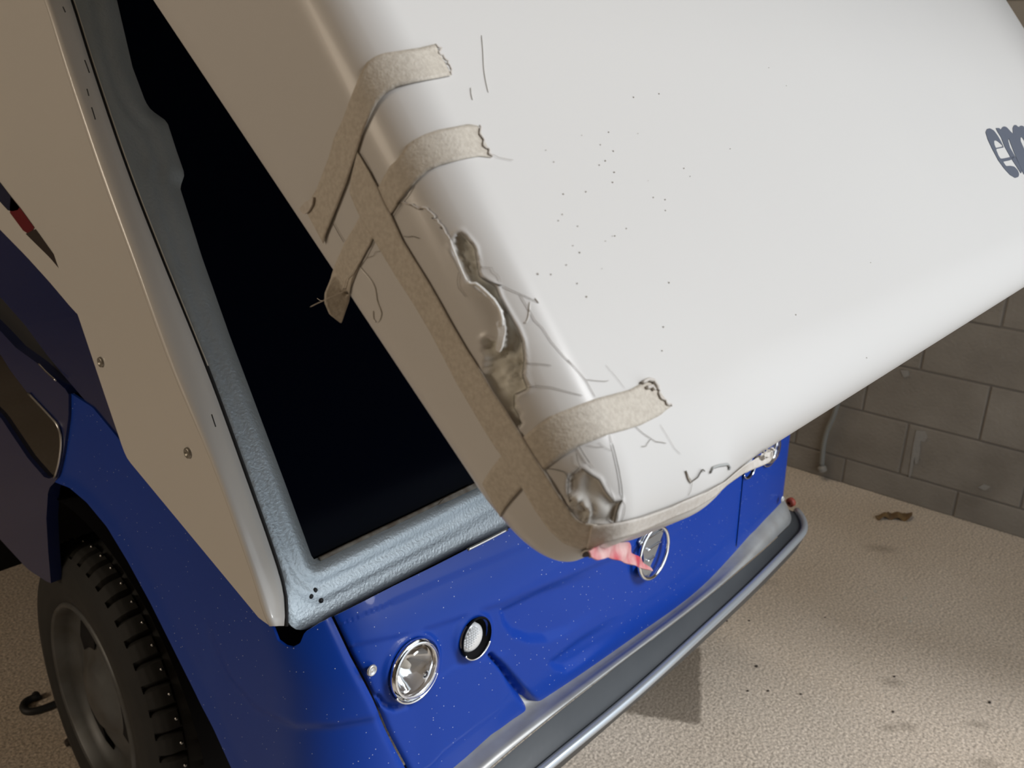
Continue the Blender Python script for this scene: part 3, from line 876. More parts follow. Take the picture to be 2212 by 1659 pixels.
patch('split_skin', z2b([(846, 432), (868, 480), (897, 528), (880, 520), (862, 490)]), lambda p: on_slab(p, 0.001), 4, M_tape, overhang, 0.001)
# dried drips of glue or gelcoat
M_drip = mat('white_gelcoat_drip', (0.70, 0.68, 0.64), 0.25)
for L_, w_ in ((z4([(1622, 60), (1632, 180), (1640, 330), (1655, 430), (1675, 520)]), 2.6), (z4([(1535, 480), (1540, 540), (1550, 578)]), 3.0), (z4([(475, 830), (460, 930), (425, 1075)]), 4.0),
               (z5([(510, 650), (620, 790), (648, 920), (680, 1010), (672, 1060), (650, 1095)]), 4.0), (z5([(615, 1000), (620, 1060), (640, 1092)]), 4.0), (z5([(1860, 930), (1850, 1040), (1830, 1095), (1815, 1090)]), 2.5), (z5([(1900, 900), (1930, 940)]), 2.6)):
    ribbon('gelcoat_drip', smooth_line(L_, 24), w_, M_drip, overhang, 0.0003, 24)
# tiny dark specks on the face
V_, Fc_ = [], []
for i in range(46):
    c = np.array([rng.normal(1330, 110), rng.normal(430, 130)]) if i < 30 else np.array([rng.uniform(1150, 2050), rng.uniform(120, 800)])
    P = on_slab([c], 0.0004)[0]; r = rng.uniform(0.0003, 0.0006); b0 = len(V_)
    a_ = np.array([1.0, 0, 0])
    V_ += [P + r * (a_ * math.cos(t) + D_ * math.sin(t)) for t in np.arange(6) * math.pi / 3]
    Fc_.append(tuple(range(b0, b0 + 6)))
o = mesh_obj('dirt_specks', V_, Fc_, M_hair, overhang); o['kind'] = 'stuff'

# lettering at the right of the face
def letter(loops, holes=()):
    out = resample(loops, 4, closed=True)
    hs = [np.array(resample(h_, 4, closed=True)) for h_ in holes]
    tri = geometry.tessellate_polygon([[Vector((*p, 0)) for p in l_] for l_ in [out] + hs])
    pts = np.vstack([out] + hs)
    P = on_slab(pts, 0.0004)
    f = [tuple(t) for t in tri]
    o = mesh_obj('letter', P, f, M_letter, overhang, smooth=False)
    md = o.modifiers.new('thickness', 'SOLIDIFY'); md.thickness = 0.0004; md.offset = 0
    return o
z5r = lambda L: [(1672 + x * .30134, y * .30134) for x, y in L]
letter(z5r([(1515, 950), (1522, 927), (1545, 920), (1575, 938), (1602, 975), (1625, 1015), (1645, 1058), (1588, 1070), (1606, 1115), (1622, 1140), (1640, 1138), (1715, 1122), (1722, 1132), (1690, 1150), (1640, 1160), (1660, 1192), (1690, 1190), (1720, 1195), (1745, 1222), (1756, 1250), (1748, 1272), (1725, 1276), (1690, 1255), (1650, 1212), (1605, 1150), (1560, 1065), (1530, 1000)]),
       [z5r([(1575, 1012), (1590, 1006), (1612, 1022), (1642, 1050), (1588, 1063), (1578, 1040)])])
letter(z5r([(1588, 920), (1612, 918), (1622, 932), (1640, 906), (1665, 912), (1695, 945), (1712, 962), (1708, 920), (1718, 897), (1735, 898), (1752, 915), (1765, 900), (1785, 905), (1860, 1000), (1930, 1140), (1960, 1240), (1900, 1262), (1880, 1190), (1830, 1080), (1780, 990), (1766, 980), (1765, 1010), (1800, 1090), (1850, 1200), (1860, 1250), (1790, 1255), (1755, 1180), (1715, 1085), (1690, 1020), (1680, 990), (1676, 1010), (1690, 1060), (1730, 1130), (1775, 1225), (1770, 1248), (1740, 1200), (1700, 1140), (1650, 1050), (1625, 985), (1600, 945)]))

# ---- windscreen frame and glass
A_W = math.radians(60)
WSQ = np.array([0, 0.832, 0.776]); WSN = np.array([0, -math.sin(A_W), math.cos(A_W)])
ws = lambda p, d=0.0: on_plane(p, WSQ + WSN * d, WSN)
# frame outline in the glass plane, completed under the overhang by symmetry about the centre line
def mir(P): Q_ = P.copy(); Q_[:, 0] = 2 * XC - Q_[:, 0]; return Q_
def w2(P):   # plane coordinates
    d_ = np.array([0, math.cos(A_W), math.sin(A_W)])
    return np.c_[P[:, 0], (P - WSQ) @ d_]
def w3(p, d=0.0):
    d_ = np.array([0, math.cos(A_W), math.sin(A_W)])
    return np.outer(p[:, 0], [1, 0, 0]) + WSQ + np.outer(p[:, 1], d_) + WSN * d
oL = w2(ws([(150, -10), (205, 165), (275, 370), (350, 560), (445, 790), (525, 1010), (605, 1240), (618, 1325), (628, 1350), (645, 1361), (662, 1360), (720, 1332), (800, 1290), (900, 1238), (1000, 1188), (1100, 1140)]))
iL = w2(ws([(255, -10), (290, 140), (318, 215), (330, 233), (365, 258), (385, 320), (403, 372), (393, 402), (415, 470), (440, 550), (500, 720), (560, 880), (620, 1040), (660, 1150), (681, 1208), (700, 1200), (800, 1152), (900, 1105), (1000, 1056), (1035, 1040)]))  # bulge near the top shapes a dark reflection into the inner edge
top_w = 1.18
ol = [(0.565, top_w)] + oL.tolist(); base_o = oL[-1, 1]; base_i = iL[-1, 1]
ol_full = np.array(ol + [(2 * XC - x, y) for x, y in reversed(ol)])
il_full = np.array([(0.66, top_w - 0.09)] + iL.tolist() + [(2 * XC - x, y) for x, y in reversed([(0.66, top_w - 0.09)] + iL.tolist())])


def frame_disp(p):
    # pressed ridges running parallel to the opening
    d_out = seg_dist(p, ol_full, True); d_in = seg_dist(p, il_full, True)
    r = 0.0035 * np.exp(-((d_in - 0.022) / 0.008) ** 2) + 0.003 * np.exp(-((d_in - 0.045) / 0.005) ** 2)
    r -= 0.006 * sstep(0.010, 0.0, d_in) + 0.003 * sstep(0.006, 0.0, d_out)
    return r
fr = patch('windscreen_frame', ol_full, lambda p: w3(p), 0.0075, M_frame, van, 0.012, holes=[il_full], disp=frame_disp)
fr['label'] = 'grey hammered metal windscreen frame'
gl = patch('windscreen', np.array([(x + (-.012 if x < XC else .012), y + (.012 if y > .5 else -.012)) for x, y in il_full]), lambda p: w3(p, -0.014), 0.06, M_glass, van, 0.005)
gl['label'] = 'dark windscreen glass'
# rust and sealant along the lower edge of the opening
M_rust = mat('rusty_sealant', (0.13, 0.105, 0.08), 0.9, noise=(60, (0.24, 0.23, 0.20), 0.9))
pts = ws([(690, 1208), (760, 1174), (830, 1141), (900, 1108), (960, 1079), (1030, 1045)], -0.003)
tube('rust_seam', resample(pts, n=40), 0.0032, M_rust, van, 6)
lbl = patch('rust_stain', [(960, 1076), (1030, 1042), (1034, 1052), (1000, 1068), (975, 1080), (945, 1092)], lambda p: ws(p, 0.0012), 5, M_rust, van, 0.0008)
for px in ((672, 1288), (694, 1297), (681, 1275)):
    c = ws([px], 0.001)[0]
    lathe('frame_rivet', [(0.0035, 0), (0.0028, 0.0015), (0, 0.002)], c, WSN, M_dark_frame, van, 10)

# ---- white pillar cover: side face, rounded ridge and front flange
XP = 0.545
sideP = lambda p, x=XP: on_plane(p, (x, 0, 0), (1, 0, 0))
edge = [(0, -420), (60, -250), (112, -100), (150, 0), (200, 158), (270, 362), (345, 556), (440, 790), (520, 1008), (600, 1240), (613, 1325), (612, 1352)]
ridge = [(-45, -420), (5, -250), (60, -100), (105, 0), (155, 160), (222, 362), (293, 556), (378, 790), (470, 1008), (548, 1225), (578, 1320), (592, 1352)]
left = [(-300, -420), (-200, -250), (-95, -60), (-30, 60), (20, 260), (80, 440), (125, 575), (168, 680), (225, 850), (272, 988), (292, 1012), (560, 1336)]
nn_ = 90
Rg = smooth_line(ridge, nn_); Eg = smooth_line(edge, nn_); Lf = resample(left, n=nn_)
PR = sideP(Rg); PE = ws(Eg, 0.004)
PE[:, 0] = np.maximum(PE[:, 0], XP - 0.05)
PE = np.where((PE[:, 0:1] > 0), PE, PE)
o = patch('pillar_cover', np.vstack([Rg + [-9, 0], Lf[::-1]]), sideP, 14, M_white, van, 0.004)
o['label'] = 'white pillar cover beside the windscreen'
rails = [sideP(Rg + [-9, 0])]
for t in np.linspace(0, 1, 9)[1:]:
    a = t * math.pi / 2
    # quarter round from the side face into the flange
    mid = PR.copy(); mid[:, 0] -= 0.0015
    q = (1 - t) ** 2 * rails[0] + 2 * t * (1 - t) * mid + t * t * (PR * 0.45 + PE * 0.55)
    rails.append(q)
rails.append(PE); 
back = PE + np.array([0.003, 0.02, -0.01]); rails.append(back)
loft('pillar_flange', rails, M_white, van, 0.002)
tube('black_gap_seal', on_plane(smooth_line([(x + 7, y + 1) for x, y in edge], 60), WSQ + WSN * 0.0, WSN), 0.0022, M_rubber, van, 6)
tube('pale_seal_line', on_plane(smooth_line([(x + 9.5, y) for x, y in edge[:8]], 60), WSQ + WSN * 0.006, WSN), 0.0009, mat('pale_seal', (0.5, 0.48, 0.42), 0.5), van, 5)
for px in ((219, 782), (407, 978)):
    c = sideP([px])[0] - np.array([0.0005, 0, 0])
    lathe('pillar_screw', [(0.0075, 0), (0.007, 0.0022), (0.004, 0.0028), (0.0035, 0.0012), (0, 0.0012)], c, (-1, 0, 0), mat('dull_screw', (0.30, 0.28, 0.24), 0.4, metal=0.7), van, 14)
# scratch marks near the ridge
for L_ in ([(136, 15), (141, 26)], [(183, 130), (193, 157)], [(188, 192), (192, 207)], [(198, 232), (206, 258)], [(457, 895), (466, 922)]):
    tube('paint_chip', on_plane(resample(L_, n=5), (XP - 0.0005, 0, 0), (1, 0, 0)), 0.0008, M_dark_frame, van, 5)

# ---- left side of the van
X_S = XC - HW
side = lambda p, x=X_S: on_plane(p, (x, 0, 0), (1, 0, 0))
o = patch('upper_side_panel', [(-330, -420), (-70, -420), (80, 100), (190, 500), (180, 690), (159, 671), (128, 634), (105, 607), (56, 553), (0, 496), (-330, 165)], side, 22, M_white, van, 0.004)
o['label'] = 'white upper side panel with a dark stripe'
for L_, m_, nm in (([(-330, 0), (0, 395), (23, 425), (45, 452), (20, 458), (0, 436), (-330, 50)], M_stripe_blue, 'blue_stripe'), ([(23, 425), (45, 452), (76, 495), (55, 505), (20, 458)], M_stripe_red, 'red_stripe'),
                   ([(76, 495), (118, 554), (128, 581), (108, 557), (55, 505)], M_stripe_grey, 'grey_stripe')):
    patch(nm, L_, lambda p: side(p, X_S - 0.0012), 12, m_, van, 0.0006)
o = patch('lower_door_panel', [(-330, 165), (0, 496), (56, 553), (105, 607), (128, 634), (159, 671), (215, 700), (310, 985), (257, 953), (189, 871), (145, 820), (101, 766), (54, 702), (0, 641), (-330, 300)], lambda p: side(p, X_S + 0.002), 20, M_navy, van, 0.004)
patch('door_gasket', [(-330, 280), (0, 630), (54, 690), (101, 755), (190, 860), (260, 940), (262, 962), (145, 850), (121, 825), (81, 790), (34, 756), (0, 720), (-330, 390)], lambda p: side(p, X_S + 0.012), 20, M_rubber, van, 0.01)
WIN = [(-330, 470), (0, 764), (22, 800), (62, 852), (110, 900), (126, 922), (131, 955), (127, 1000), (119, 1030), (100, 1036), (60, 990), (0, 900), (-330, 560)]
o = patch('door', [(-330, 385), (0, 714), (34, 751), (81, 785), (121, 822), (148, 847), (148, 900), (136, 985), (124, 1036), (104, 1056), (100, 1120), (104, 1190), (110, 1262), (60, 1230), (0, 1165), (-330, 760)], lambda p: side(p, X_S - 0.004), 14, M_navy, van, 0.02, holes=[WIN])
o['label'] = 'dark blue door'
patch('door_window', WIN, lambda p: side(p, X_S + 0.003), 18, M_pane, van, 0.004)
tube('window_trim', side(smooth_line([(62, 850), (108, 899), (126, 922), (132, 955), (127, 1000), (118, 1032)], 30), X_S - 0.006), 0.0022, M_steel, van, 6)
tube('door_edge_highlight', side(smooth_line([(84, 786), (100, 803), (121, 822)], 14), X_S - 0.008), 0.0016, M_chrome, van, 6)  # chrome tube added as the bright highlight in the door gap
box('sill', (X_S + 0.004, 1.86, 0.44), (X_S + 0.10, 3.3, 0.52), M_navy, van, 0.012)

# ---- blue front: fender with wheel arch, front panel with lamps
ARCH = [(505, 1665), (470, 1590), (430, 1500), (380, 1400), (330, 1300), (282, 1212), (236, 1136), (192, 1083), (155, 1052), (124, 1040)]
SEAM = [(716, 1333), (757, 1420), (808, 1515), (838, 1580), (880, 1659), (935, 1770)]
FEN = [(124, 1040), (136, 985), (148, 900), (148, 847), (200, 880), (262, 955), (300, 1000), (420, 1160), (560, 1325), (588, 1352), (600, 1384), (617, 1396), (632, 1399), (648, 1390), (658, 1366), (690, 1346)] + SEAM + [(700, 1800), (560, 1800)] + ARCH[:-1]
F_LINE = [(440, 1285), (468, 1375), (500, 1450), (560, 1520), (640, 1558), (720, 1556), (812, 1540)]


def fender_disp(p):
    s = side_of(p, F_LINE)
    near = seg_dist(p, F_LINE)
    ends = sstep(430, 470, p[:, 0])
    d = -0.006 * sstep(4, 26, np.abs(s)) * (s > 0) * np.exp(-np.abs(s) / 160) * ends
    d += -0.006 * np.exp(-(seg_dist(p, SEAM) / 9) ** 2)
    d += 0.004 * np.exp(-(seg_dist(p, ARCH) / 12) ** 2)
    return d
o = patch('fender', FEN, lambda p: body(p), 7, M_blue, van, 0.004, disp=fender_disp)
o['label'] = 'blue front fender above the wheel'
tube('arch_lip', body(smooth_line(ARCH, 60)) + np.array([0.003, 0, 0]), 0.0035, M_navy, van, 6)

def circle3(c, r, n=40, ax=0.0):
    t = np.linspace(0, 2 * math.pi, n, endpoint=False)
    return np.asarray(c) + r * (np.outer(np.cos(t), [1, 0, 0]) + np.outer(np.sin(t), [0, 0.12, 1]))
lampL = body([(897, 1446)])[0]; indL = body([(1029, 1378)])[0]
lampR = lampL * [-1, 1, 1] + [2 * XC, 0, 0]; indR = indL * [-1, 1, 1] + [2 * XC, 0, 0]
R_HL, R_IN = 0.0415, 0.0275
holesP = [project(circle3(c, r)) for c, r in ((lampL, R_HL), (indL, R_IN))]
PAN_TOP = [(722, 1331), (760, 1312), (850, 1266), (940, 1222), (1030, 1176), (1095, 1143)]
PAN_BOT = [(1000, 1649), (1067, 1589), (1145, 1538), (1172, 1530), (1202, 1511), (1303, 1437), (1404, 1366), (1489, 1302), (1573, 1228), (1593, 1191), (1607, 1177), (1668, 1132)]
LINE1 = [(770, 1395), (912, 1364), (1092, 1306), (1340, 1204), (1480, 1140)]
LINE2 = [(850, 1300), (982, 1243), (1128, 1184), (1240, 1130)]
LINE3 = [(905, 1500), (985, 1445), (1110, 1410)]
GRO = [(1068, 1420), (1095, 1448), (1130, 1495), (1172, 1545)]
D1 = [(1083, 1320), (1180, 1272), (1275, 1236), (1400, 1225), (1345, 1300), (1240, 1372), (1190, 1392), (1150, 1393), (1112, 1379), (1092, 1354)]
D2 = [(1190, 1434), (1260, 1380), (1342, 1328), (1410, 1315), (1335, 1385), (1262, 1440), (1230, 1457), (1205, 1452)]


def panel_disp(p):
    d = np.zeros(len(p))
    s = side_of(p, LINE1); d += -0.0035 * sstep(-8, 8, s) * sstep(1500, 1380, p[:, 0])
    s = side_of(p, LINE2); d += -0.0030 * sstep(-7, 7, s)
    s = sdist(p, D1); d -= 0.0095 * sstep(-3, 20, s) * sstep(1330, 1150, p[:, 0])
    s = sdist(p, D2); d -= 0.0080 * sstep(-3, 16, s) * sstep(1360, 1240, p[:, 0])
    wd = 4 + 7 * np.clip((p[:, 1] - 1420) / 110, 0, 1)
    d -= 0.017 * np.exp(-(seg_dist(p, GRO) / wd) ** 2)
    d -= 0.006 * np.exp(-(seg_dist(p, [(822, 1512), (838, 1530), (862, 1535), (885, 1527)]) / 6) ** 2)
    s = side_of(p, LINE3); d += 0.002 * sstep(-6, 6, s) * sstep(900, 960, p[:, 0]) * sstep(1120, 1080, p[:, 0])
    d -= 0.008 * np.exp(-(seg_dist(p, SEAM) / 8) ** 2)
    for c, r in ((holesP[0], 1), (holesP[1], 1)):
        q = -sdist(p, c); d += 0.004 * np.exp(-((q - 7) / 7.0) ** 2)
    return d
SEAM_P = [(x + 7, y + 1) for x, y in SEAM]
PAN = [(1095, 1143)] + PAN_TOP[::-1][1:] + SEAM_P[1:] + [(985, 1770)] + PAN_BOT + [(1672, 1000), (1672, 920), (1660, 890), (1600, 880), (1450, 985), (1250, 1075)]
o = patch('front_panel', PAN, lambda p: body(p), 4.6, M_blue, van, 0.003, holes=holesP, disp=panel_disp)
o['label'] = 'blue front panel with pressed recesses'
# steel tube standing in for the highlight on the panel's rounded upper edge
tube('panel_edge_highlight', body(smooth_line([(1010, 1188), (1050, 1168), (1096, 1144)], 16)), 0.0022, M_steel, van, 6)


def headlight(c):
    h = lathe('headlight', [(R_HL + .001, 0.003), (R_HL + .002, 0.001), (R_HL + .001, -0.004), (R_HL - .002, -0.006), (R_HL - .004, 0.004), (R_HL - .007, 0.004), (R_HL - .008, -0.004)], c, (0, -1, 0.10), M_chrome, van, 40)
    h['label'] = 'round clear headlight with chrome bezel'
    prof = [(R_HL - .008, -0.004)]
    for i in range(1, 13):
        t = i / 12.0
        r = (R_HL - .008) * (1 - t)
        prof.append((r, -0.004 - 0.030 * (1 - (r / (R_HL - .008)) ** 2) + (0.0018 if i % 2 else 0)))
    lathe('reflector', prof, c, (0, -1, 0.10), M_chrome, h, 40)
    prof = [(R_HL - .0035, 0.003)] + [((R_HL - .005) * math.cos(a), 0.004 + 0.013 * math.sin(a)) for a in np.linspace(0.05, math.pi / 2, 9)]
    l_ = lathe('lens', prof, c, (0, -1, 0.10), M_lens, h, 40)
    md = l_.modifiers.new('thickness', 'SOLIDIFY'); md.thickness = 0.002; md.offset = -1
    lathe('bulb', [(0.006, -0.034), (0.006, -0.018), (0.004, -0.012), (0, -0.011)], c, (0, -1, 0.10), M_flake, h, 14)
    return h


def indicator(c):
    h = lathe('indicator_lamp', [(R_IN + .002, 0.003), (R_IN + .004, 0.001), (R_IN, -0.003), (R_IN - .001, -0.022), (0.002, -0.022)], c, (0, -1, 0.1), M_black, van, 36)
    h['label'] = 'small round indicator lamp sunk in the panel'
    cc = c + np.array([-0.0075, 0.003, 0.003])
    prof = [(0.0215, -0.010), (0.0215, 0.000)] + [(0.0205 * math.cos(a), 0.001 + 0.005 * math.sin(a)) for a in np.linspace(0.1, math.pi / 2, 6)]
    l_ = lathe('lens', prof, cc, (-0.10, -1, 0.1), M_lens2, h, 32)
    # moulded prism ribs on the lens
    V_, Fc_ = [], []
    axv = np.array([-0.10, -1, 0.1]); axv /= np.linalg.norm(axv)
    for i in range(-4, 5):
        for j in range(-4, 5):
            if i * i + j * j > 17: continue
            p = cc + np.array([i * 0.0042, 0, j * 0.0042]); r2 = (i * i + j * j) * 0.0042 ** 2
            p = p + axv * (0.001 + 0.005 * math.sqrt(max(0, 1 - r2 / 0.0205 ** 2)))
            b0 = len(V_)
            for dx, dz in ((-1, -1), (1, -1), (1, 1), (-1, 1)): V_.append(p + np.array([dx * .0019, 0, dz * .0019]))
            V_.append(p + axv * 0.0014)
            Fc_ += [(b0, b0 + 1, b0 + 4), (b0 + 1, b0 + 2, b0 + 4), (b0 + 2, b0 + 3, b0 + 4), (b0 + 3, b0, b0 + 4)]
    pr = mesh_obj('lens_prisms', V_, Fc_, M_lens2, h, smooth=False)
    return h
headlight(lampL); headlight(lampR); indicator(indL); indicator(indR)
for c, r in ((lampL, R_HL), (indL, R_IN), (lampR, R_HL), (indR, R_IN)):
    t = np.linspace(-2.6, -0.55, 26)
    P = c + (r + .003) * (np.outer(np.cos(t), [1, 0, 0]) + np.outer(np.sin(t), [0, .1, 1])) - np.array([0, .002, 0])
    tube('lamp_rim_highlight' if False else 'rim_highlight_arc', P, 0.0016, M_chrome, van, 6)  # partial chrome arc put in as a highlight under each lamp
for px in ((803, 1448), (1690, 1078)):
    c = body([px])[0] if px[0] < 1600 else on_plane([px], (0, 0.716, 0), (0, 1, 0))[0]
    lathe('panel_screw', [(0.0080, 0), (0.0075, 0.002), (0.0055, 0.0026), (0.0045, 0.0008), (0.002, 0.0012), (0, 0.002)], c, (0, -1, 0.05), mat('zinc_screw', (0.62, 0.62, 0.62), 0.35, metal=0.8), van, 16)

# emblem: a ring over a wing-like plate with three bars
ec = body([(1406, 1191)])[0] + np.array([0, -0.006, 0])
t = np.linspace(0, 2 * math.pi, 41)
R_E = 0.0485
ring = ec + R_E * (np.outer(np.cos(t), [1, 0, 0]) + np.outer(np.sin(t), [0, .06, 1]))
emb = tube('emblem', ring, 0.0042, M_chrome, van, 8, caps=False)
emb['label'] = 'round chrome emblem with a ribbed wing inside'
eb = lambda p: on_plane(p, ec + np.array([0, .003, 0]), (0, -1, .06))
patch('emblem_wing', z2b([(478, 1000), (520, 930), (600, 865), (690, 885), (660, 960), (640, 1020), (615, 1090), (590, 1150), (570, 1190), (590, 1220), (560, 1270), (490, 1260), (480, 1220), (500, 1190), (520, 1150), (515, 1090), (500, 1050)]), eb, 4, M_plate, emb, 0.003)
for a, b in (((480, 1010), (685, 885)), ((540, 1065), (645, 995)), ((540, 1150), (600, 1110))):
    tube('emblem_bar', eb(resample(z2b([a, b]), n=6)) + [0, -.002, 0], 0.0014, M_chrome, emb, 6)

# ---- bumper along the foot of the front
nB = 80
def ext(L):  # carry each edge on below the frame, round the near corner
    return L
ledge_t = [(800, 1840), (900, 1745), (1000, 1649)] + PAN_BOT[1:] + [(1731, 1071)]
ledge_b = [(830, 1850), (935, 1755), (1034, 1659), (1085, 1618), (1135, 1579), (1180, 1540), (1236, 1494), (1337, 1420), (1420, 1356), (1505, 1296), (1607, 1211), (1680, 1150), (1738, 1100)]
bead = [(960, 1850), (1060, 1750), (1158, 1659), (1200, 1630), (1236, 1603), (1337, 1526), (1438, 1432), (1539, 1336), (1640, 1245), (1708, 1170), (1755, 1118)]
foot = [(985, 1855), (1085, 1757), (1184, 1664), (1225, 1633), (1303, 1562), (1400, 1482), (1505, 1386), (1640, 1266), (1705, 1198), (1766, 1126)]
def plan_path(off, ztab):
    """a line round the front of the body at a distance off, its height from a table"""
    out = []
    for th in np.linspace(-1.05, 0, 12, endpoint=False):
        out.append((XC - HW + RC + (RC + off) * math.sin(th), YF + RC - (RC + off) * math.cos(th)))
    for x in np.linspace(XC - HW + RC, XC + HW - RC + 0.06, 42): out.append((x, YF - off))
    for th in np.linspace(0, 0.80, 11)[1:]:
        out.append((XC + HW - RC + 0.06 + (RC + off) * math.sin(th), YF + RC - (RC + off) * math.cos(th)))
    out = np.array(out)
    y = out[:, 1] + 0.020 * ((out[:, 0] - XC) / 0.6) ** 2
    zt = np.array(ztab)
    z = np.interp(out[:, 0], zt[:, 0], zt[:, 1])
    z = np.convolve(np.pad(z, 4, 'edge'), np.ones(9) / 9, 'valid')
    return np.c_[out[:, 0], y, z]
Z_T = [(.50, .40), (.625, .405), (.69, .43), (.77, .448), (.856, .460), (.97, .450), (1.1, .445), (1.244, .438), (1.416, .430), (1.61, .432), (1.70, .458), (1.95, .470)]
Z_0 = [(.50, .40), (.63, .403), (.70, .424), (.774, .441), (.863, .450), (.963, .458), (1.08, .459), (1.214, .457), (1.376, .448), (1.565, .441), (1.795, .430), (1.95, .428)]
Z_1 = [(.50, .375), (.695, .388), (.763, .402), (.84, .412), (.932, .413), (1.04, .410), (1.15, .410), (1.276, .416), (1.42, .420), (1.6, .418), (1.79, .420), (1.95, .418)]
Z_2 = [(.50, .372), (.706, .384), (.777, .396), (.854, .406), (.944, .409), (1.16, .414), (1.43, .414), (1.605, .409), (1.805, .408), (1.95, .408)]
lt = plan_path(0.003, Z_T); lb = plan_path(0.031, Z_0) + np.array([0, 0, 0.003])
lu = plan_path(-0.030, Z_T) + np.array([0, 0, 0.045])
o = loft('bumper_ledge', [lu, plan_path(-0.022, Z_T) + np.array([0, 0, 0.006]), lt, lt * .5 + lb * .5 + [0, -.002, .003], lb], M_ledge, van, 0.004)
o['label'] = 'pale metal ledge between front panel and bumper'
b0 = plan_path(0.032, Z_0) - np.array([0, 0, 0.002]); b1 = plan_path(0.062, Z_1); b2 = plan_path(0.070, Z_2)
def lift_(P, dz, dy=0): return P + np.array([0, dy, dz])
m_ = b0 * .12 + b1 * .88
rails = [lift_(b0, -.006), lift_(b0, 0.002), b0 * .9 + b1 * .1, b0 * .5 + b1 * .5 - [0, 0, .002], m_ - [0, 0, .003], m_ * .5 + b1 * .5 + [0, -.002, .002], b1 + [0, -.003, .005], b1 * .5 + b2 * .5 + [0, -.006, .004], b2, lift_(b2, -.03, .01), lift_(b2, -.055, .04), lift_(b0, -.07, .02)]
o = loft('bumper', rails, M_bump, van, 0, close=True)
m = o.modifiers.new('crease', 'EDGE_SPLIT'); m.split_angle = math.radians(60)
o['label'] = 'dark grey bumper with a rounded lower bead'
tube('bumper_bead', b1 * .8 + b2 * .2 + [0, -.002, .003], 0.0085, mat('highlighted_bumper_bead', (0.50, 0.54, 0.58), 0.25, metal=0.6), van, 10)  # paler metal puts the bead's highlight into its colour
c = b1[-1] + np.array([0.004, .02, .012])
lathe('bumper_end_clip', [(0.004, 0), (0.012, .002), (0.012, .012), (0.0, .016)], c, (1, -.3, .2), mat('dull_red_plastic', (0.30, 0.05, 0.03), 0.5), van, 12)

# right front corner of the body, swept round to the side
rails = []
for z in np.linspace(0.462, 0.80, 14):
    rk = 0.012 * (z - 0.45) / 0.35 + 0.055 * min(max((z - 0.66) / 0.13, 0), 1.6) ** 2
    row = []
    for th in np.linspace(-0.34, 1.65, 26):
        x = XC + HW - RC + 0.085 + RC * math.sin(max(th, 0)) + min(th, 0) * 0.75
        row.append((x, YF + 0.0008 + rk + 0.02 * ((x - XC) / .6) ** 2 + RC * (1 - math.cos(max(th, 0))), z))
    rails.append(row)
o = loft('right_corner_panel', rails, M_blue, van, 0)
# ---- unseen bulk of the van: inner shell, right side, rear body, roof
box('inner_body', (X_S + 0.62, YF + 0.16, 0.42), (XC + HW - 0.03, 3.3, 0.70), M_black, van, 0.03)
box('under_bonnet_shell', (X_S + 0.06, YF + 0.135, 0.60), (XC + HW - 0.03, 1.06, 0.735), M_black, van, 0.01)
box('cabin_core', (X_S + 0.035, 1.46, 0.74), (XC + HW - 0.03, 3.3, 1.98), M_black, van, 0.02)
box('right_side_panel', (XC + HW + 0.063, 1.55, 0.30), (XC + HW + 0.083, 3.3, 2.0), M_white, van, 0.008)
box('right_fender', (XC + HW + 0.063, YF + 0.20, 0.32), (XC + HW + 0.083, 1.55, 0.80), M_blue, van, 0.008)
box('rear_left_panel', (X_S + 0.012, 1.9, 1.0), (X_S + 0.03, 3.3, 2.0), M_white, van, 0.008)
box('lower_rear_panel', (X_S + 0.012, 1.9, 0.46), (X_S + 0.03, 3.3, 1.0), M_navy, van, 0.008)
box('rear_panel', (X_S, 3.3, 0.30), (XC + HW, 3.34, 2.0), M_white, van, 0.008)
box('roof', (X_L + 0.06, 1.02, 2.03), (X_R - 0.06, 3.36, 2.16), M_white, van, 0.04)
# wheel well
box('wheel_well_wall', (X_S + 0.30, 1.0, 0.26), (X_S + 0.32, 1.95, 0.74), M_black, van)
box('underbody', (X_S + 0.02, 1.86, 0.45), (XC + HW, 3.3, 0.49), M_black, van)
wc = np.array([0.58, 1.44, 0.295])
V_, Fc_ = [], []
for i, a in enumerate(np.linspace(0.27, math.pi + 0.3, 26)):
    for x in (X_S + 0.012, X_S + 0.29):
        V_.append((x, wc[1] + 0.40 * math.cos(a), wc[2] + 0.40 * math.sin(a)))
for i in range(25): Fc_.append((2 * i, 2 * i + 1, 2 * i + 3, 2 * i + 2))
mesh_obj('wheel_well', V_, Fc_, M_black, van)

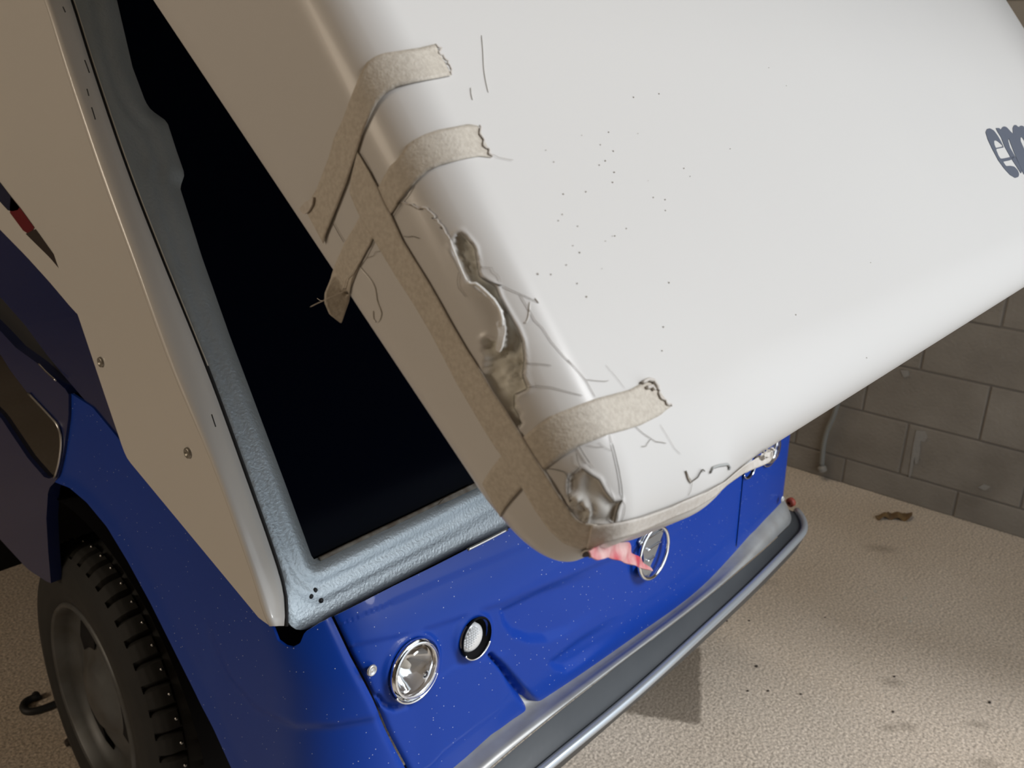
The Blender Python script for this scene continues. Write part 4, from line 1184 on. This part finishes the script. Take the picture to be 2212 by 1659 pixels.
# ---- wheels
def make_wheel(c, steer, visible=True, flip=1):
    root = bpy.data.objects.new('wheel', None); link(root, van)
    ax = np.array([math.cos(steer), math.sin(steer), 0]) * flip
    Rt, Wt = 0.295, 0.150
    out = -ax
    prof = [(0.178, -.010), (0.186, .004), (0.205, .010), (0.232, .012), (0.258, .008), (0.276, -.002), (0.286, -.012), (0.291, -.022), (0.295, -.045), (0.295, -.105), (0.289, -.130), (0.270, -.150), (0.200, -.155)]
    # profile height measured outward from the outer rim plane; grooves pressed in by angle
    nseg = 264
    fw = np.array([-math.sin(steer), math.cos(steer), 0]); up = np.array([0, 0, 1.0])
    V_, Fc_ = [], []
    prof_d = []
    for (r0, h0), (r1, h1) in zip(prof[:-1], prof[1:]):
        for t in np.linspace(0, 1, 4, endpoint=False): prof_d.append((r0 + (r1 - r0) * t, h0 + (h1 - h0) * t))
    prof_d.append(prof[-1])
    for r, h_ in prof_d:
        for k in range(nseg):
            th = 2 * math.pi * k / nseg
            rr = r
            if r > 0.277:
                ph = (k % 6) / 6.0
                sk = int(round((h_ + .02) * 20))
                kk_ = (k + sk) % 6
                if kk_ < 1 and (h_ > -0.045 or h_ < -0.105): rr = r - 0.011
                if abs(h_ + 0.047) < 0.004 or abs(h_ + 0.080) < 0.005: rr = r - 0.008
                elif kk_ == 3 and -0.105 <= h_ <= -0.045: rr = r - 0.003
            V_.append(np.asarray(c) + out * h_ + rr * (fw * math.cos(th) + up * math.sin(th)))
    m = len(prof_d)
    for i in range(m - 1):
        for k in range(nseg):
            k2 = (k + 1) % nseg
            Fc_.append((i * nseg + k, i * nseg + k2, (i + 1) * nseg + k2, (i + 1) * nseg + k))
    ty = mesh_obj('tyre', V_, Fc_, M_tyre, root, smooth=True)
    ty['label'] = 'black studded tyre'
    md = ty.modifiers.new('crease', 'EDGE_SPLIT'); md.split_angle = math.radians(40)
    rim = lathe('rim', [(0.186, .004), (0.182, .010), (0.176, .006), (0.172, -.012), (0.160, -.028), (0.140, -.034), (0.120, -.026), (0.098, -.018), (0.072, -.016), (0.060, -.004), (0.030, .004), (0.0, .006)], c, out, M_rim, root, 48)
    rim['label'] = 'grey steel wheel rim'
    # dark hand holes and wheel nuts
    for k in range(3):
        ths = np.linspace(-0.42, 0.42, 12) + 2 * math.pi * k / 3 + 1.1
        o_ = [np.asarray(c) + 0.150 * (fw * math.cos(a) + up * math.sin(a)) + out * -.0300 for a in ths]
        i_ = [np.asarray(c) + 0.092 * (fw * math.cos(a) + up * math.sin(a)) + out * -.0150 for a in ths[1:-1]]
        i_ = [i_[0]] + i_ + [i_[-1]]
        m_ = [(a * .5 + b * .5) + out * .004 for a, b in zip(o_, i_)]
        loft('rim_opening', [o_, m_, i_], M_black, root, 0.002)
    first = None
    for k in range(44):
        th = 2 * math.pi * (k + .5) / 44
        for hh in ((-0.035,) if k % 2 else (-0.035, -0.100)):
            p = np.asarray(c) + out * hh + 0.2945 * (fw * math.cos(th) + up * math.sin(th))
            dirv = fw * math.cos(th) + up * math.sin(th)
            if first is None:
                first = lathe('tyre_stud', [(0.0024, -.002), (0.0022, .0015), (0, .0017)], (0, 0, 0), (1, 0, 0), M_steel, None, 8)
                s_ = first
                COL.objects.unlink(first); COL.objects.link(first)
            else:
                s_ = first.copy(); COL.objects.link(s_)
            s_.parent = root
            s_.matrix_local = Matrix.Translation(Vector(p)) @ Vector(dirv).to_track_quat('X', 'Z').to_matrix().to_4x4()
    return root
w1 = make_wheel(wc, math.radians(-5))
w1['label'] = 'left front wheel with a studded tyre'

# ------------------------------------------------------------------ loose things in the garage
fl = lambda px, z=0.0: on_plane(px, (0, 0, z), (0, 0, 1))
hp = wall(smooth_line([(1815, 845), (1809, 872), (1801, 898), (1788, 928), (1780, 958), (1777, 985), (1775, 1006)], 24), 0.022)
hp = np.vstack([hp[0] + np.outer(np.linspace(0.5, 0.03, 8), [0, -0.35, 1]), hp])
o = tube('hose', hp, 0.0095, M_hose, None, 10)
tag(o, 'grey hose hanging down the block wall beyond the bumper', 'hose')
fo = lathe('hose_fitting', [(0.006, -.004), (0.016, 0), (0.016, .018), (0.010, .022), (0, .022)], hp[-1] + [0, 0, -.004], (0, -.5, -1), M_cement, o, 12)

lf_c = fl([(1932, 1114)])[0]
lp = np.array([(-42, 2), (-30, -6), (-22, -1), (-14, -9), (-2, -8), (10, -6), (22, -9), (36, -4), (38, 3), (28, 9), (12, 7), (0, 5), (-14, 5), (-24, 4), (-34, 7)], float) + [1932, 1116]
def leaf_surf(p):
    P = fl(p, 0.004)
    P[:, 2] += 0.006 + 0.006 * np.sin((p[:, 0] - 1932) * .22) + 0.004 * np.cos((p[:, 1] - 1116) * .5)
    return P
o = patch('dry_leaf', lp, leaf_surf, 3, M_leaf, None, 0.0015)
tag(o, 'crumpled dry brown leaf on the floor near the block wall', 'leaf')
hk = on_plane(smooth_line([(75, 1500), (82, 1506), (70, 1508), (58, 1514), (50, 1524), (54, 1535), (68, 1537), (95, 1530), (140, 1512), (175, 1498)], 40), (0, 0, 0.008), (0, 0, 1))
o = tube('hook', hk, 0.0085, M_hook, None, 8)
tag(o, 'black iron hook lying on the floor under the van behind the wheel', 'hook')
def lump(name, px, r, m_, seed, flat=0.5):
    c = fl([px])[0]
    r_ = np.random.default_rng(seed)
    V_, Fc_ = [], []
    for i in range(5):
        ph = math.pi * i / 4
        for k in range(8):
            th = 2 * math.pi * k / 8
            q = r * r_.uniform(.75, 1.2)
            V_.append(c + np.array([q * math.sin(ph) * math.cos(th) * 1.4, q * math.sin(ph) * math.sin(th), flat * q * math.cos(ph) + flat * r]))
    for i in range(4):
        for k in range(8):
            Fc_.append((i * 8 + k, i * 8 + (k + 1) % 8, (i + 1) * 8 + (k + 1) % 8, (i + 1) * 8 + k))
    return mesh_obj(name, V_, Fc_, m_, None, smooth=False)
o = lump('pebble', (155, 1605), 0.014, M_grit, 3)
tag(o, 'dark pebble on the floor left of the front wheel', 'pebble')
for i, (px, r, lab) in enumerate((((1570, 1342), .005, 'dark grit speck on the floor just right of the bumper edge'), ((1618, 1341), .0045, 'dark grit speck right of the one nearest the bumper'), ((1782, 1334), .004, 'dark grit speck alone in the middle of the floor'),
        ((1634, 1440), .0065, 'dark chip with a point, on the floor right of the wet patch'), ((1659, 1493), .005, 'dark grit speck below the pointed chip'), ((1730, 1500), .0045, 'dark grit speck right of two others level with the wet patch'),
        ((1615, 1493), .0045, 'thin dark grit sliver nearest the wet patch'), ((2138, 1518), .006, 'dark grit chip at the far right of the floor'), ((1929, 1538), .005, 'dark grit sliver above the twin grey stains'), ((1932, 1462), .005, 'dark grit sliver on the oval grey stain'))):
    tag(lump('grit', px, r * .62, M_grit, 20 + i, 0.4), lab, 'grit', 'dark grit on the floor')
for i, (px, lab) in enumerate((((1870, 1270), 'leftmost of the row of pale paint flakes on the dim floor'), ((1890, 1277), 'second pale paint flake from the left in the row on the dim floor'),
        ((1954, 1292), 'third pale paint flake from the left in the row on the dim floor'), ((1988, 1300), 'fourth pale paint flake from the left in the row on the dim floor'),
        ((2010, 1308), 'rightmost of the row of pale paint flakes on the dim floor'), ((1966, 1342), 'pale paint flake lying alone in front of the row of flakes'))):
    tag(lump('paint_flake', px, .0045 + .001 * (i % 3), M_flake, 50 + i, 0.15), lab, 'paint flake', 'pale paint flakes on the floor')
